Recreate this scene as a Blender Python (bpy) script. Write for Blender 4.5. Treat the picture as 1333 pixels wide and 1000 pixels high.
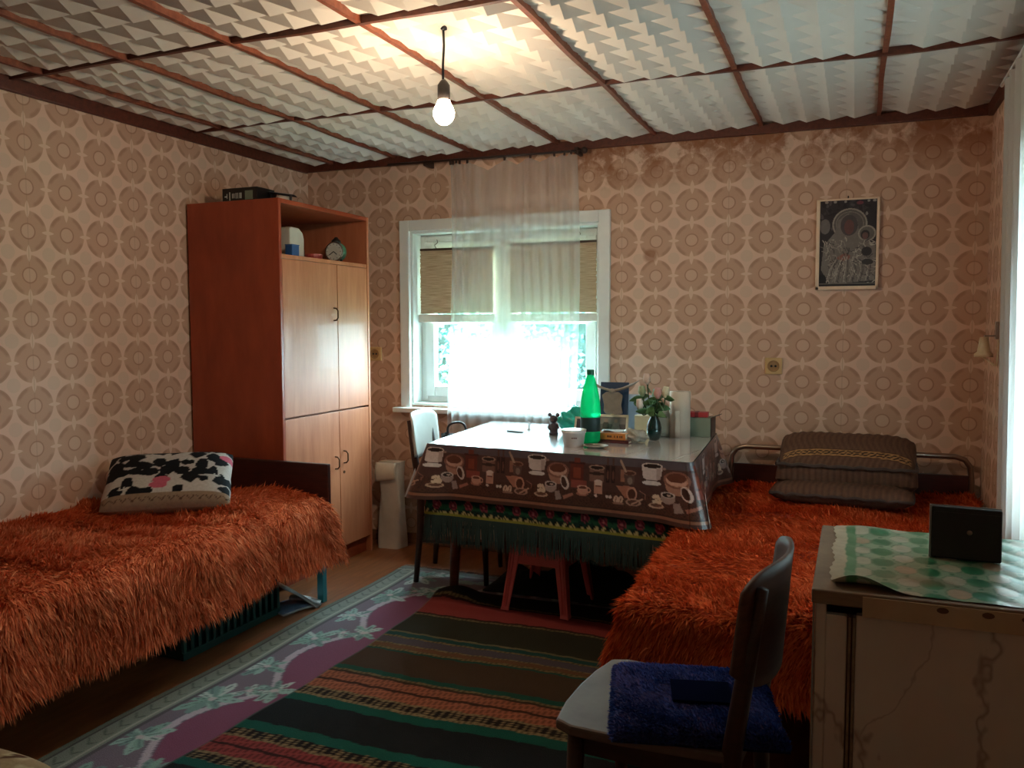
import bpy, bmesh, math, random
import numpy as np
from mathutils import Vector, Matrix
PI = math.pi
for o in list(bpy.data.objects): bpy.data.objects.remove(o)
S = bpy.context.scene
COL = S.collection
random.seed(7)
RNG = np.random.default_rng(11)

# ------------------------------------------------------------------ camera, world, exposure
def look_camera():
    loc = Vector((3.0172, -4.2154, 1.2449)); yaw, pitch, roll, f = -0.38676, -0.06819, -0.0025, 1094.07
    fw = Vector((math.sin(yaw)*math.cos(pitch), math.cos(yaw)*math.cos(pitch), math.sin(pitch)))
    r = Vector((math.cos(yaw), -math.sin(yaw), 0)); u = r.cross(fw)
    r2 = math.cos(roll)*r + math.sin(roll)*u; u2 = -math.sin(roll)*r + math.cos(roll)*u
    m = Matrix((r2, u2, -fw)).transposed().to_4x4(); m.translation = loc
    cd = bpy.data.cameras.new('camera'); cd.sensor_fit = 'HORIZONTAL'; cd.sensor_width = 36.0
    cd.lens = f/1333*36.0; cd.clip_start = 0.02
    co = bpy.data.objects.new('camera', cd); COL.objects.link(co); co.matrix_world = m
    S.camera = co
look_camera()

W = bpy.data.worlds.new('sky'); S.world = W; W.use_nodes = True
bg = W.node_tree.nodes['Background']
bg.inputs['Color'].default_value = (0.74, 0.94, 1.0, 1); bg.inputs['Strength'].default_value = 26.0

def portal(name, loc, rot, sx, sy):
    l = bpy.data.lights.new(name, 'AREA'); l.shape = 'RECTANGLE'; l.size = sx; l.size_y = sy
    l.cycles.is_portal = True
    o = bpy.data.objects.new(name, l); COL.objects.link(o); o.location = loc; o.rotation_euler = rot
portal('daylight_portal', (1.24, 0.26, 1.28), (-PI/2, 0, 0), 1.10, 1.0)
portal('daylight_portal', (3.80, -1.62, 1.22), (0, PI/2, 0), 1.1, 1.2)

S.view_settings.view_transform = 'Standard'; S.view_settings.look = 'None'
S.view_settings.exposure = 1.18; S.view_settings.gamma = 1.0
S.view_settings.use_curve_mapping = False

# ------------------------------------------------------------------ helpers
def lin(c):
    return tuple((x/255/12.92 if x/255 <= .04045 else ((x/255+.055)/1.055)**2.4) for x in c[:3])

class Nd:
    """tiny expression builder for shader math"""
    def __init__(s, nt, k): s.nt, s.k = nt, k
    def _m(s, op, *a):
        n = s.nt.nodes.new('ShaderNodeMath'); n.operation = op
        for i, v in enumerate((s,)+a):
            if isinstance(v, Nd): s.nt.links.new(v.k, n.inputs[i])
            else: n.inputs[i].default_value = v
        return Nd(s.nt, n.outputs[0])
    def __add__(s, o): return s._m('ADD', o)
    def __sub__(s, o): return s._m('SUBTRACT', o)
    def __mul__(s, o): return s._m('MULTIPLY', o)
    def __truediv__(s, o): return s._m('DIVIDE', o)
    def __pow__(s, o): return s._m('POWER', o)
    def rsub(s, c): return (s*-1.0)+c
    def abs(s): return s._m('ABSOLUTE')
    def fract(s): return s._m('FRACT')
    def floor(s): return s._m('FLOOR')
    def sqrt(s): return s._m('SQRT')
    def sin(s): return s._m('SINE')
    def min(s, o): return s._m('MINIMUM', o)
    def max(s, o): return s._m('MAXIMUM', o)
    def clamp(s): return s._m('MINIMUM', 1.0)._m('MAXIMUM', 0.0)
    def inside(s, t, k=60.0): return (s.rsub(t)*k+.5).clamp()     # 1 where s<t

def new_mat(name):
    m = bpy.data.materials.new(name); m.use_nodes = True
    nt = m.node_tree; b = nt.nodes['Principled BSDF']
    return m, nt, b
def objco(nt):
    n = nt.nodes.new('ShaderNodeTexCoord'); sp = nt.nodes.new('ShaderNodeSeparateXYZ')
    nt.links.new(n.outputs['Object'], sp.inputs[0])
    return n.outputs['Object'], [Nd(nt, sp.outputs[i]) for i in range(3)]
def noise(nt, vec, scale, detail=3, rough=.55, sc=None):
    n = nt.nodes.new('ShaderNodeTexNoise'); n.inputs['Scale'].default_value = scale
    n.inputs['Detail'].default_value = detail; n.inputs['Roughness'].default_value = rough
    if sc:
        mp = nt.nodes.new('ShaderNodeMapping'); mp.inputs['Scale'].default_value = sc
        nt.links.new(vec, mp.inputs[0]); vec = mp.outputs[0]
    nt.links.new(vec, n.inputs['Vector'])
    return Nd(nt, n.outputs['Fac'])
def mix(nt, f, a, b):
    n = nt.nodes.new('ShaderNodeMix'); n.data_type = 'RGBA'
    for s, v in ((n.inputs[0], f), (n.inputs[6], a), (n.inputs[7], b)):
        if isinstance(v, Nd): nt.links.new(v.k, s)
        elif isinstance(v, bpy.types.NodeSocket): nt.links.new(v, s)
        elif isinstance(v, (int, float)): s.default_value = v
        else: s.default_value = (*lin(v), 1)
    return n.outputs[2]
def bump(nt, b, h, strength=.3, dist=.01):
    n = nt.nodes.new('ShaderNodeBump'); n.inputs['Strength'].default_value = strength
    n.inputs['Distance'].default_value = dist
    nt.links.new(h.k, n.inputs['Height']); nt.links.new(n.outputs[0], b.inputs['Normal'])

MATS = {}
def plain(name, c, rough=.6, metal=0.0, spec=.5, var=.12, nscale=14, bumpv=0.0, trans=0.0, coat=0.0, emit=None):
    if name in MATS: return MATS[name]
    m, nt, b = new_mat(name); v, _ = objco(nt)
    nz = noise(nt, v, nscale, 4)
    dk = tuple(x*(1-var) for x in c); lt = tuple(min(255, x*(1+var*.6)) for x in c)
    nt.links.new(mix(nt, nz, dk, lt), b.inputs['Base Color'])
    b.inputs['Roughness'].default_value = rough; b.inputs['Metallic'].default_value = metal
    b.inputs['Specular IOR Level'].default_value = spec; b.inputs['Transmission Weight'].default_value = trans
    b.inputs['Coat Weight'].default_value = coat
    if bumpv: bump(nt, b, noise(nt, v, nscale*6, 4), bumpv)
    MATS[name] = m; return m
def wood(name, c1, c2, rough=.45, sc=(2, 2, 14), axis_scale=6, coat=0.0):
    if name in MATS: return MATS[name]
    m, nt, b = new_mat(name); v, _ = objco(nt)
    n1 = noise(nt, v, axis_scale, 6, .6, sc)
    n2 = noise(nt, v, 2.2, 3)
    f = (n1*1.6-.4+(n2-.5)*.5).clamp()
    nt.links.new(mix(nt, f, c1, c2), b.inputs['Base Color'])
    b.inputs['Roughness'].default_value = rough; b.inputs['Coat Weight'].default_value = coat
    bump(nt, b, n1, .06)
    MATS[name] = m; return m
def vcol(name, rough=.8, spec=.3, weave=0, coat=0.0, rel=.3):
    if name in MATS: return MATS[name]
    m, nt, b = new_mat(name); a = nt.nodes.new('ShaderNodeAttribute'); a.attribute_name = 'Col'
    v, _ = objco(nt)
    nz = noise(nt, v, weave or 60, 3)
    n = nt.nodes.new('ShaderNodeMix'); n.data_type = 'RGBA'; n.blend_type = 'MULTIPLY'
    n.inputs[0].default_value = 1.0
    nt.links.new(a.outputs['Color'], n.inputs[6])
    nt.links.new(mix(nt, nz, (205, 205, 205), (255, 255, 255)), n.inputs[7])
    nt.links.new(n.outputs[2], b.inputs['Base Color'])
    b.inputs['Roughness'].default_value = rough; b.inputs['Specular IOR Level'].default_value = spec
    b.inputs['Coat Weight'].default_value = coat; b.inputs['Coat Roughness'].default_value = .15
    if weave: bump(nt, b, nz, rel, .004)
    MATS[name] = m; return m
def sheer(name, c, opac, tl=.6):
    m, nt, b = new_mat(name); nt.nodes.remove(b); out = nt.nodes['Material Output']
    v, _ = objco(nt)
    t = nt.nodes.new('ShaderNodeBsdfTransparent')
    d = nt.nodes.new('ShaderNodeBsdfDiffuse'); d.inputs[0].default_value = (*lin(c), 1)
    l = nt.nodes.new('ShaderNodeBsdfTranslucent'); l.inputs[0].default_value = (*lin(c), 1)
    m1 = nt.nodes.new('ShaderNodeMixShader'); m1.inputs[0].default_value = tl
    nt.links.new(d.outputs[0], m1.inputs[1]); nt.links.new(l.outputs[0], m1.inputs[2])
    m2 = nt.nodes.new('ShaderNodeMixShader')
    nz = noise(nt, v, 40, 2, .5, (1, 1, .1))
    nt.links.new(((nz-.5)*.10+opac).clamp().k, m2.inputs[0])
    nt.links.new(t.outputs[0], m2.inputs[1]); nt.links.new(m1.outputs[0], m2.inputs[2])
    nt.links.new(m2.outputs[0], out.inputs[0]); MATS[name] = m; return m
def clear(name, c, opac=.08, rough=.05):
    m, nt, b = new_mat(name); nt.nodes.remove(b); out = nt.nodes['Material Output']
    t = nt.nodes.new('ShaderNodeBsdfTransparent'); t.inputs[0].default_value = (*lin(c), 1)
    g = nt.nodes.new('ShaderNodeBsdfGlossy'); g.inputs['Roughness'].default_value = rough
    v, _ = objco(nt); nz = noise(nt, v, 5, 2)
    m2 = nt.nodes.new('ShaderNodeMixShader'); nt.links.new((nz*.02+opac).k, m2.inputs[0])
    nt.links.new(t.outputs[0], m2.inputs[1]); nt.links.new(g.outputs[0], m2.inputs[2])
    nt.links.new(m2.outputs[0], out.inputs[0]); MATS[name] = m; return m

class MB:
    def __init__(s): s.v, s.f = [], []
    def add(s, vs, fs):
        n = len(s.v); s.v += [tuple(p) for p in vs]; s.f += [tuple(i+n for i in q) for q in fs]; return s
    def box(s, x0, x1, y0, y1, z0, z1, M=None):
        p = [(x, y, z) for z in (z0, z1) for y in (y0, y1) for x in (x0, x1)]
        if M is not None: p = [tuple(M @ Vector(q)) for q in p]
        return s.add(p, [(0, 2, 3, 1), (4, 5, 7, 6), (0, 1, 5, 4), (2, 6, 7, 3), (0, 4, 6, 2), (1, 3, 7, 5)])
    def tube(s, pts, rad, n=10, cap=True, flat=1.0):
        pts = [Vector(p) for p in pts]
        if not isinstance(rad, (list, tuple)): rad = [rad]*len(pts)
        rings = []; up = None
        for i, p in enumerate(pts):
            a = pts[max(0, i-1)]; b = pts[min(len(pts)-1, i+1)]; d = (b-a).normalized()
            if up is None:
                up = Vector((0, 0, 1)) if abs(d.z) < .9 else Vector((0, 1, 0))
            x = d.cross(up).normalized(); y = x.cross(d).normalized(); up = y
            rings.append([p + x*math.cos(2*PI*k/n)*rad[i] + y*math.sin(2*PI*k/n)*rad[i]*flat for k in range(n)])
        vs = [q for r in rings for q in r]; fs = []
        for i in range(len(pts)-1):
            for k in range(n):
                k2 = (k+1) % n; fs.append((i*n+k, i*n+k2, (i+1)*n+k2, (i+1)*n+k))
        if cap: fs += [tuple(range(n-1, -1, -1)), tuple((len(pts)-1)*n+k for k in range(n))]
        return s.add(vs, fs)
    def lathe(s, prof, n=20, c=(0, 0, 0), sx=1, sy=1):
        vs = []; fs = []
        for r, z in prof:
            for k in range(n): vs.append((c[0]+sx*r*math.cos(2*PI*k/n), c[1]+sy*r*math.sin(2*PI*k/n), c[2]+z))
        for i in range(len(prof)-1):
            for k in range(n):
                k2 = (k+1) % n; fs.append((i*n+k, i*n+k2, (i+1)*n+k2, (i+1)*n+k))
        if prof[0][0] > 1e-5: fs.append(tuple(range(n-1, -1, -1)))
        if prof[-1][0] > 1e-5: fs.append(tuple((len(prof)-1)*n+k for k in range(n)))
        return s.add(vs, fs)
    def ball(s, c, r, n=12, m=8):
        if not isinstance(r, (tuple, list)): r = (r, r, r)
        prof = [(math.sin(PI*i/m)*1.0, -math.cos(PI*i/m)) for i in range(m+1)]
        vs = []; fs = []
        for q, z in prof:
            for k in range(n): vs.append((c[0]+r[0]*q*math.cos(2*PI*k/n), c[1]+r[1]*q*math.sin(2*PI*k/n), c[2]+r[2]*z))
        for i in range(m):
            for k in range(n):
                k2 = (k+1) % n; fs.append((i*n+k, i*n+k2, (i+1)*n+k2, (i+1)*n+k))
        return s.add(vs, fs)
    def prism(s, pts, ax, a, b):
        """extrude a 2-D outline along axis ax from a to b"""
        def P(p, t): return {'x': (t, p[0], p[1]), 'y': (p[0], t, p[1]), 'z': (p[0], p[1], t)}[ax]
        n = len(pts); vs = [P(p, a) for p in pts]+[P(p, b) for p in pts]
        fs = [tuple(range(n-1, -1, -1)), tuple(range(n, 2*n))]+[(i, (i+1) % n, n+(i+1) % n, n+i) for i in range(n)]
        return s.add(vs, fs)
    def grid(s, fn, nu, nv):
        vs = [fn(i/nu, j/nv) for j in range(nv+1) for i in range(nu+1)]
        fs = [(j*(nu+1)+i, j*(nu+1)+i+1, (j+1)*(nu+1)+i+1, (j+1)*(nu+1)+i) for j in range(nv) for i in range(nu)]
        return s.add(vs, fs)
    def build(s, name, mat, parent=None, smooth=False, bev=0, fix=True, solid=0, sub=0, ang=None):
        me = bpy.data.meshes.new(name); me.from_pydata(s.v, [], s.f)
        if fix:
            bm = bmesh.new(); bm.from_mesh(me)
            if smooth: bmesh.ops.remove_doubles(bm, verts=bm.verts, dist=1e-6)
           
            bmesh.ops.recalc_face_normals(bm, faces=bm.faces); bm.to_mesh(me); bm.free()
        if smooth: me.polygons.foreach_set('use_smooth', [True]*len(me.polygons))
        me.materials.append(mat if not isinstance(mat, str) else MATS[mat])
        o = bpy.data.objects.new(name, me); COL.objects.link(o)
        if parent is not None: o.parent = parent
        if solid:
            q = o.modifiers.new('thick', 'SOLIDIFY'); q.thickness = solid; q.offset = -1
        if bev:
            q = o.modifiers.new('bevel', 'BEVEL'); q.width = bev; q.segments = 2; q.limit_method = 'ANGLE'
        if sub:
            q = o.modifiers.new('sub', 'SUBSURF'); q.levels = sub; q.render_levels = sub
        return o
def fast_mesh(name, V, F, mat, parent=None, cols=None, smooth=True, stuff=False, normals=None):
    """numpy verts (n,3), faces (m,k); optional linear colours (n,3)"""
    me = bpy.data.meshes.new(name); V = np.asarray(V, np.float32); F = np.asarray(F, np.int32); k = F.shape[1]
    me.vertices.add(len(V)); me.vertices.foreach_set('co', V.ravel())
    me.loops.add(F.size); me.loops.foreach_set('vertex_index', F.ravel())
    me.polygons.add(len(F)); me.polygons.foreach_set('loop_start', np.arange(len(F), dtype=np.int32)*k)
    if smooth: me.polygons.foreach_set('use_smooth', np.ones(len(F), bool))
    me.update(calc_edges=True); me.validate()
    if cols is not None:
        at = me.color_attributes.new('Col', 'FLOAT_COLOR', 'POINT')
        c = np.ones((len(V), 4), np.float32); c[:, :3] = cols; at.data.foreach_set('color', c.ravel())
    if normals is not None:
        at = me.attributes.new('custom_normal', 'FLOAT_VECTOR', 'POINT'); at.data.foreach_set('vector', np.asarray(normals, np.float32).ravel())
    me.materials.append(mat)
    o = bpy.data.objects.new(name, me); COL.objects.link(o)
    if parent is not None: o.parent = parent
    if stuff: o['kind'] = 'stuff'
    return o
def gridnp(nu, nv):
    u, v = np.meshgrid(np.linspace(0, 1, nu+1), np.linspace(0, 1, nv+1))
    i = np.arange(nu*nv); r, c = i//nu, i % nu; a = r*(nu+1)+c
    return u.ravel(), v.ravel(), np.stack([a, a+1, a+nu+2, a+nu+1], 1)
def tag(o, label=None, cat=None, group=None, kind=None):
    if label: o['label'] = label
    if cat: o['category'] = cat
    if group: o['group'] = group
    if kind: o['kind'] = kind
    return o
def thing(name, label, cat, loc=(0, 0, 0), rz=0.0, group=None):
    o = bpy.data.objects.new(name, None); COL.objects.link(o); o.empty_display_size = .05
    o.location = loc; o.rotation_euler = (0, 0, rz)
    return tag(o, label, cat, group)
def struct(o): o['kind'] = 'structure'; return o
def box(name, mat, parent, *a, bev=.002, M=None): return MB().box(*a, M=M).build(name, mat, parent, bev=bev)
def seg(pts, n=8):
    """catmull-rom through points"""
    P = [Vector(p) for p in pts]; P = [2*P[0]-P[1]]+P+[2*P[-1]-P[-2]]; out = []
    for i in range(1, len(P)-2):
        for k in range(n):
            t = k/n; a, b, c, d = P[i-1:i+3]
            out.append(.5*((2*b)+(c-a)*t+(2*a-5*b+4*c-d)*t*t+(3*b-a-3*c+d)*t**3))
    return out+[P[-2]]

class Canvas:
    """paints flat print colours on sample points (x, y)"""
    def __init__(s, x, y, base): s.x, s.y = x, y; s.c = np.tile(np.array(lin(base)), (len(x), 1))
    def put(s, mask, col, a=1.0):
        c = np.array(lin(col)); s.c[mask] = s.c[mask]*(1-a)+c*a
    def ell(s, cx, cy, rx, ry, col, rot=0, a=1.0):
        dx, dy = s.x-cx, s.y-cy; c, n = math.cos(rot), math.sin(rot)
        s.put(((dx*c+dy*n)/rx)**2+((-dx*n+dy*c)/ry)**2 < 1, col, a)
    def ring(s, cx, cy, rx, ry, w, col, a=1.0):
        d = np.sqrt(((s.x-cx)/rx)**2+((s.y-cy)/ry)**2); s.put(abs(d-1) < w/min(rx, ry), col, a)
    def rect(s, x0, x1, y0, y1, col, a=1.0): s.put((s.x > x0) & (s.x < x1) & (s.y > y0) & (s.y < y1), col, a)
    def poly(s, pts, col, a=1.0):
        m = np.zeros(len(s.x), bool); n = len(pts)
        for i in range(n):
            (x1, y1), (x2, y2) = pts[i], pts[(i+1) % n]
            if y1 == y2: continue
            c = ((y1 > s.y) != (y2 > s.y)) & (s.x < (x2-x1)*(s.y-y1)/(y2-y1)+x1); m ^= c
        s.put(m, col, a)
    def line(s, pts, w, col, a=1.0):
        m = np.zeros(len(s.x), bool)
        for (x1, y1), (x2, y2) in zip(pts[:-1], pts[1:]):
            dx, dy = x2-x1, y2-y1; L = dx*dx+dy*dy+1e-12
            t = np.clip(((s.x-x1)*dx+(s.y-y1)*dy)/L, 0, 1)
            m |= (s.x-x1-t*dx)**2+(s.y-y1-t*dy)**2 < (w/2)**2
        s.put(m, col, a)

# ------------------------------------------------------------------ materials of the room
TW, TH = .1767, .1724
def wallpaper(name, axis, ou, ov, stains=False, tint=1.0):
    m, nt, b = new_mat(name); v, (x, y, z) = objco(nt)
    U = ((x if axis == 'x' else y)-ou)/TW; V = (z-ov)/TH
    px = ((U+.5).fract()-.5).abs(); py = ((V+.5).fract()-.5).abs()
    r = (px*px+py*py).sqrt()
    disc = r.inside(.468, 45)
    lobe = ((r-.36)*22.0).clamp()*((px.min(py)-.13)*14.0).clamp()
    sp_v = (px/.058+(py.rsub(.5)/.20)**2.0).inside(1.0, 5)
    sp_h = (py/.046+(px.rsub(.5)/.16)**2.0).inside(1.0, 5)
    cx, cy = px.rsub(.5), py.rsub(.5); rc = (cx*cx+cy*cy).sqrt()
    grey = rc.inside(.165, 60)
    T = lambda c: tuple(min(255, q*tint) for q in c)
    pale, mid, dark, ring, gy = T((224, 189, 168)), T((197, 158, 134)), T((176, 136, 113)), T((168, 128, 106)), T((215, 184, 163))
    c = mix(nt, grey, pale, gy)
    lines = ((r*26.0).fract()-.5).abs().inside(.12, 6)
    band = mix(nt, lines*.35, dark, mid)
    dcol = mix(nt, lobe, mid, band)
    c = mix(nt, disc, c, dcol)
    rg = (r-.172).abs().inside(.015, 60)
    c = mix(nt, rg, c, ring)
    c = mix(nt, r.inside(.155, 80), c, T((208, 172, 150)))
    c = mix(nt, sp_v.max(sp_h), c, T((222, 190, 168)))
    # paper lengths, faint uneven fading
    big = noise(nt, v, 1.3, 3); fine = noise(nt, v, 160, 2)
    c = mix(nt, ((big-.35)*.45).clamp(), c, T((176, 138, 108)))
    seam = ((U/3.0+.5).fract()-.5).abs().inside(.004, 300)
    c = mix(nt, seam*.3, c, (150, 118, 96))
    if stains:
        n1 = noise(nt, v, 5.0, 6, .65); n2 = noise(nt, v, 13, 5, .7)
        top = ((z-1.93)*5.5).clamp()*((x-1.2)*1.5).clamp()
        right = ((x-3.2)*1.2).clamp()*((z-1.5)*1.4).clamp()
        win = ((x-1.9).abs().rsub(.35)*3.0).clamp()*((z-1.9)*5.0).clamp()
        low = ((x-.62).abs().rsub(.3)*3.0).clamp()*((z.rsub(1.2))*1.5).clamp()
        k = (((n1*.65+n2*.35)-.455)*12.0).clamp()*(top*1.0+win*.6).clamp()
        dx, dz = x-2.055, z-1.60
        spot = ((dx*dx+dz*dz).sqrt()+(n2-.5)*.02).inside(.034, 60)
        k = (k+spot*.75+right*.25*n1+low*.45*n1).clamp()
        c = mix(nt, k*.8, c, (140, 84, 48))
    nt.links.new(c, b.inputs['Base Color'])
    b.inputs['Roughness'].default_value = .75; b.inputs['Specular IOR Level'].default_value = .25
    bump(nt, b, fine, .12, .002)
    return m
m_wp_back = wallpaper('wallpaper_back', 'x', 2.4368, 2.0138, True)
m_wp_left = wallpaper('wallpaper_left', 'y', -1.8437, 2.1411)
m_wp_right = wallpaper('wallpaper_right', 'y', -.05, 2.0138)
m_brown = wood('brown_trim', (70, 30, 18), (112, 54, 34), .5, (8, 8, 8))
m_strip = wood('brown_strip', (104, 48, 28), (150, 84, 56), .5, (8, 8, 8))
m_white = plain('white_paint', (226, 228, 224), .45, var=.06, nscale=8)
m_foam = plain('ceiling_foam', (212, 203, 190), .7, var=.05, nscale=5)
m_floor = wood('floor_boards', (104, 56, 28), (160, 96, 54), .4, (7, 1, 1), 5)
m_pane = clear('window_glass', (240, 252, 255), .05)
m_dark = plain('black_plastic', (20, 20, 24), .4)

# ------------------------------------------------------------------ room shell
XR, YF, H = 3.549, -4.75, 2.203
struct(MB().box(-.2, XR+.3, YF-.2, .3, -.12, 0).build('floor', m_floor))
def wall_with_hole(name, mat, ax, t0, t1, lo, hi, h0, h1, z0, z1, top):
    w = MB()
    for a, b, c, d in ((lo, h0, 0, top), (h1, hi, 0, top), (h0, h1, 0, z0), (h0, h1, z1, top)):
        if ax == 'x': w.box(a, b, t0, t1, c, d)
        else: w.box(t0, t1, a, b, c, d)
    return struct(w.build(name, mat, fix=True))
wall_with_hole('wall_back', m_wp_back, 'x', 0, .26, -.2, XR+.26, .685, 1.79, .80, 1.78, 2.32)
struct(MB().box(-.2, 0, YF-.2, 0, 0, 2.32).build('wall_left', m_wp_left))
wall_with_hole('wall_right', m_wp_right, 'y', XR, XR+.24, YF-.2, 0, -2.2, -1.05, .62, 1.80, 2.32)
struct(MB().box(0, XR, YF-.2, YF, 0, 2.32).build('wall_front', plain('cream_bounce_paint', (222, 206, 184), .7, var=.06)))  # unseen end wall, set closer and painted pale to bounce light forward

ceil = struct(MB().box(-.2, XR+.26, YF-.2, .26, 2.235, 2.34).build('ceiling', plain('ceiling_board', (190, 180, 165), .8)))
sx = [0.0, .185, .60, 1.060, 1.565, 2.075, 2.585, 3.095, XR]
sy = [0.0, -.945, -1.90, -2.86, -3.82, YF]
def foam_panel(w, d):
    nx = max(1, round(w/.1025)); ny = max(1, round(d/.114)); dx, dy = w/nx, d/ny
    b = MB(); low = 0.0
    for k in range(nx):
        for j in range(ny):
            x0, x1, y0, y1 = k*dx, (k+1)*dx, j*dy, (j+1)*dy; ym = (y0+y1)/2; pk = -.008 if k == 0 else -.034; pk1 = -.008 if k == nx-1 else -.034
            b.add([(x0, y0, low), (x0, y1, low), (x1, y1, low), (x0, ym, pk)], [(0, 3, 2), (3, 1, 2)])
            b.add([(x0, y0, low), (x1, y1, low), (x1, y0, low), (x1, ym, pk1)], [(0, 1, 3), (0, 3, 2)])
    # rim and back give the panel its thickness
    b.box(0, w, 0, d, .004, .024)
    return b
pcache = {}
for i in range(len(sx)-1):
    for j in range(len(sy)-1):
        w, d = sx[i+1]-sx[i], sy[j]-sy[j+1]; key = (round(w, 3), round(d, 3))
        if key not in pcache:
            o = foam_panel(w, d).build('panel', m_foam, ceil, fix=False); pcache[key] = o.data
        else:
            o = bpy.data.objects.new('panel', pcache[key]); COL.objects.link(o); o.parent = ceil
        o.location = (sx[i], sy[j+1], 2.211+random.uniform(-.002, .002))
def strip_line(a, b, w, along):
    n = 40; v = []; f = []; ph = random.uniform(0, 6)
    for i in range(n+1):
        t = i/n; p = a+(b-a)*t if not isinstance(a, Vector) else a.lerp(b, t)
        wob = .004*math.sin(t*9+ph)+.002*math.sin(t*31+ph); sag = .003*math.sin(t*14+ph)-.002*math.sin(t*37)
        for s, z in ((-1, 2.212), (1, 2.212), (1, 2.188), (-1, 2.188)):
            if along == 'y': v.append((p.x+wob+s*w/2, p.y, z+sag*(z < 2.2)))
            else: v.append((p.x, p.y+wob+s*w/2, z+sag*(z < 2.2)+.001))
    for i in range(n):
        for k in range(4): f.append((i*4+k, i*4+(k+1) % 4, i*4+4+(k+1) % 4, i*4+4+k))
    f += [(3, 2, 1, 0), (n*4, n*4+1, n*4+2, n*4+3)]
    return MB().add(v, f)
for x in sx[1:-1]: strip_line(Vector((x, YF, 0)), Vector((x, 0, 0)), .018, 'y').build('strip', m_strip, ceil)
for y in sy[1:-1]: strip_line(Vector((0, y, 0)), Vector((XR, y, 0)), .017, 'x').build('strip', m_brown, ceil)
struct(box('trim_1', m_brown, None, 0, XR, -.022, 0, 2.152, 2.2, bev=.004))
struct(box('trim_2', m_brown, None, 0, .022, YF, -.022, 2.145, 2.2, bev=.004))
struct(box('trim_3', m_brown, None, XR-.022, XR, YF, -.022, 2.145, 2.2, bev=.004))
m_base = wood('baseboard_wood', (104, 64, 40), (150, 104, 70), .5)
struct(box('baseboard_back', m_base, None, .0, XR, -.018, 0, 0, .06))
struct(box('baseboard_left', m_base, None, 0, .018, YF, -.018, 0, .06))
struct(box('baseboard_right', m_base, None, XR-.018, XR, YF, -.018, 0, .06))

# window in the back wall
w1 = struct(bpy.data.objects.new('window_1', None)); COL.objects.link(w1); w1.location = (0, 0, 0)
x0, x1, z0, z1 = .685, 1.79, .80, 1.78
c = MB(); c.box(.625, x0, -.025, 0, .785, 1.84); c.box(x1, 1.85, -.025, 0, .785, 1.84); c.box(x0, x1, -.025, 0, z1, 1.84)
c.build('casing', m_white, w1, bev=.003)
c = MB(); c.box(x0, x0+.012, 0, .22, z0, z1); c.box(x1-.012, x1, 0, .22, z0, z1); c.box(x0+.0122, x1-.0122, 0, .22, z1-.012, z1); c.box(x0+.0122, x1-.0122, 0, .22, z0, z0+.012)
c.build('lining', m_white, w1)
box('sill', m_white, w1, .595, 1.87, -.075, .02, .762, .79, bev=.006)
fr = MB()
fr.box(x0+.0125, x0+.0445, .10, .16, z0+.0125, z1-.0125); fr.box(x1-.0445, x1-.0125, .10, .16, z0+.0125, z1-.0125)
fr.box(x0+.0455, x1-.0455, .102, .158, z1-.055, z1-.013); fr.box(x0+.0455, x1-.0455, .102, .158, z0+.013, z0+.0445)
fr.box(1.1975, 1.2425, .095, .155, z0+.0455, z1-.0555)
fr.build('frame', m_white, w1, bev=.003)
for a, b in ((x0+.045, 1.197), (1.243, x1-.045)):
    s_ = MB(); s_.box(a, a+.055, .085, .135, z0+.045, z1-.055); s_.box(b-.055, b, .085, .135, z0+.045, z1-.055)
    s_.box(a+.0555, b-.0555, .086, .134, z0+.045, z0+.105); s_.box(a+.0555, b-.0555, .086, .134, z1-.105, z1-.055)
    sh = s_.build('sash', m_white, w1, bev=.004)
    box('pane', m_pane, sh, a+.05, b-.05, .108, .112, z0+.1, z1-.1, bev=0)
    s2 = MB().box(a+.001, b-.001, .162, .19, 1.26, 1.285).build('transom_bar', m_white, w1)
h = MB().box(1.212, 1.232, .062, .086, 1.23, 1.26); h.tube([(1.222, .07, 1.25), (1.222, .05, 1.25), (1.222, .045, 1.17)], .006)
h.build('handle', plain('window_handle_metal', (150, 140, 120), .4, .8), w1)
# window behind the curtain in the right wall
w2 = struct(bpy.data.objects.new('window_2', None)); COL.objects.link(w2)
y0, y1, z0, z1 = -2.2, -1.05, .62, 1.80
c = MB(); c.box(XR-.02, XR, y0-.06, y0, z0-.02, z1+.06); c.box(XR-.02, XR, y1, y1+.06, z0-.02, z1+.06); c.box(XR-.02, XR, y0, y1, z1, z1+.06)
c.box(XR-.03, XR+.02, y0-.08, y1+.08, z0-.05, z0-.02)
c.build('casing', m_white, w2, bev=.003)
fr = MB(); fr.box(XR+.1, XR+.16, y0, y0+.07, z0, z1); fr.box(XR+.1, XR+.16, y1-.07, y1, z0, z1); fr.box(XR+.1, XR+.16, y0, y1, z0, z0+.08)
fr.box(XR+.1, XR+.16, y0, y1, z1-.08, z1); fr.box(XR+.1, XR+.16, -1.66, -1.59, z0, z1)
fr.build('frame', m_white, w2, bev=.003)
for a, b in ((y0+.07, -1.66), (-1.59, y1-.07)): box('pane', m_pane, w2, XR+.128, XR+.132, a, b, z0+.08, z1-.08, bev=0)

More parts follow.
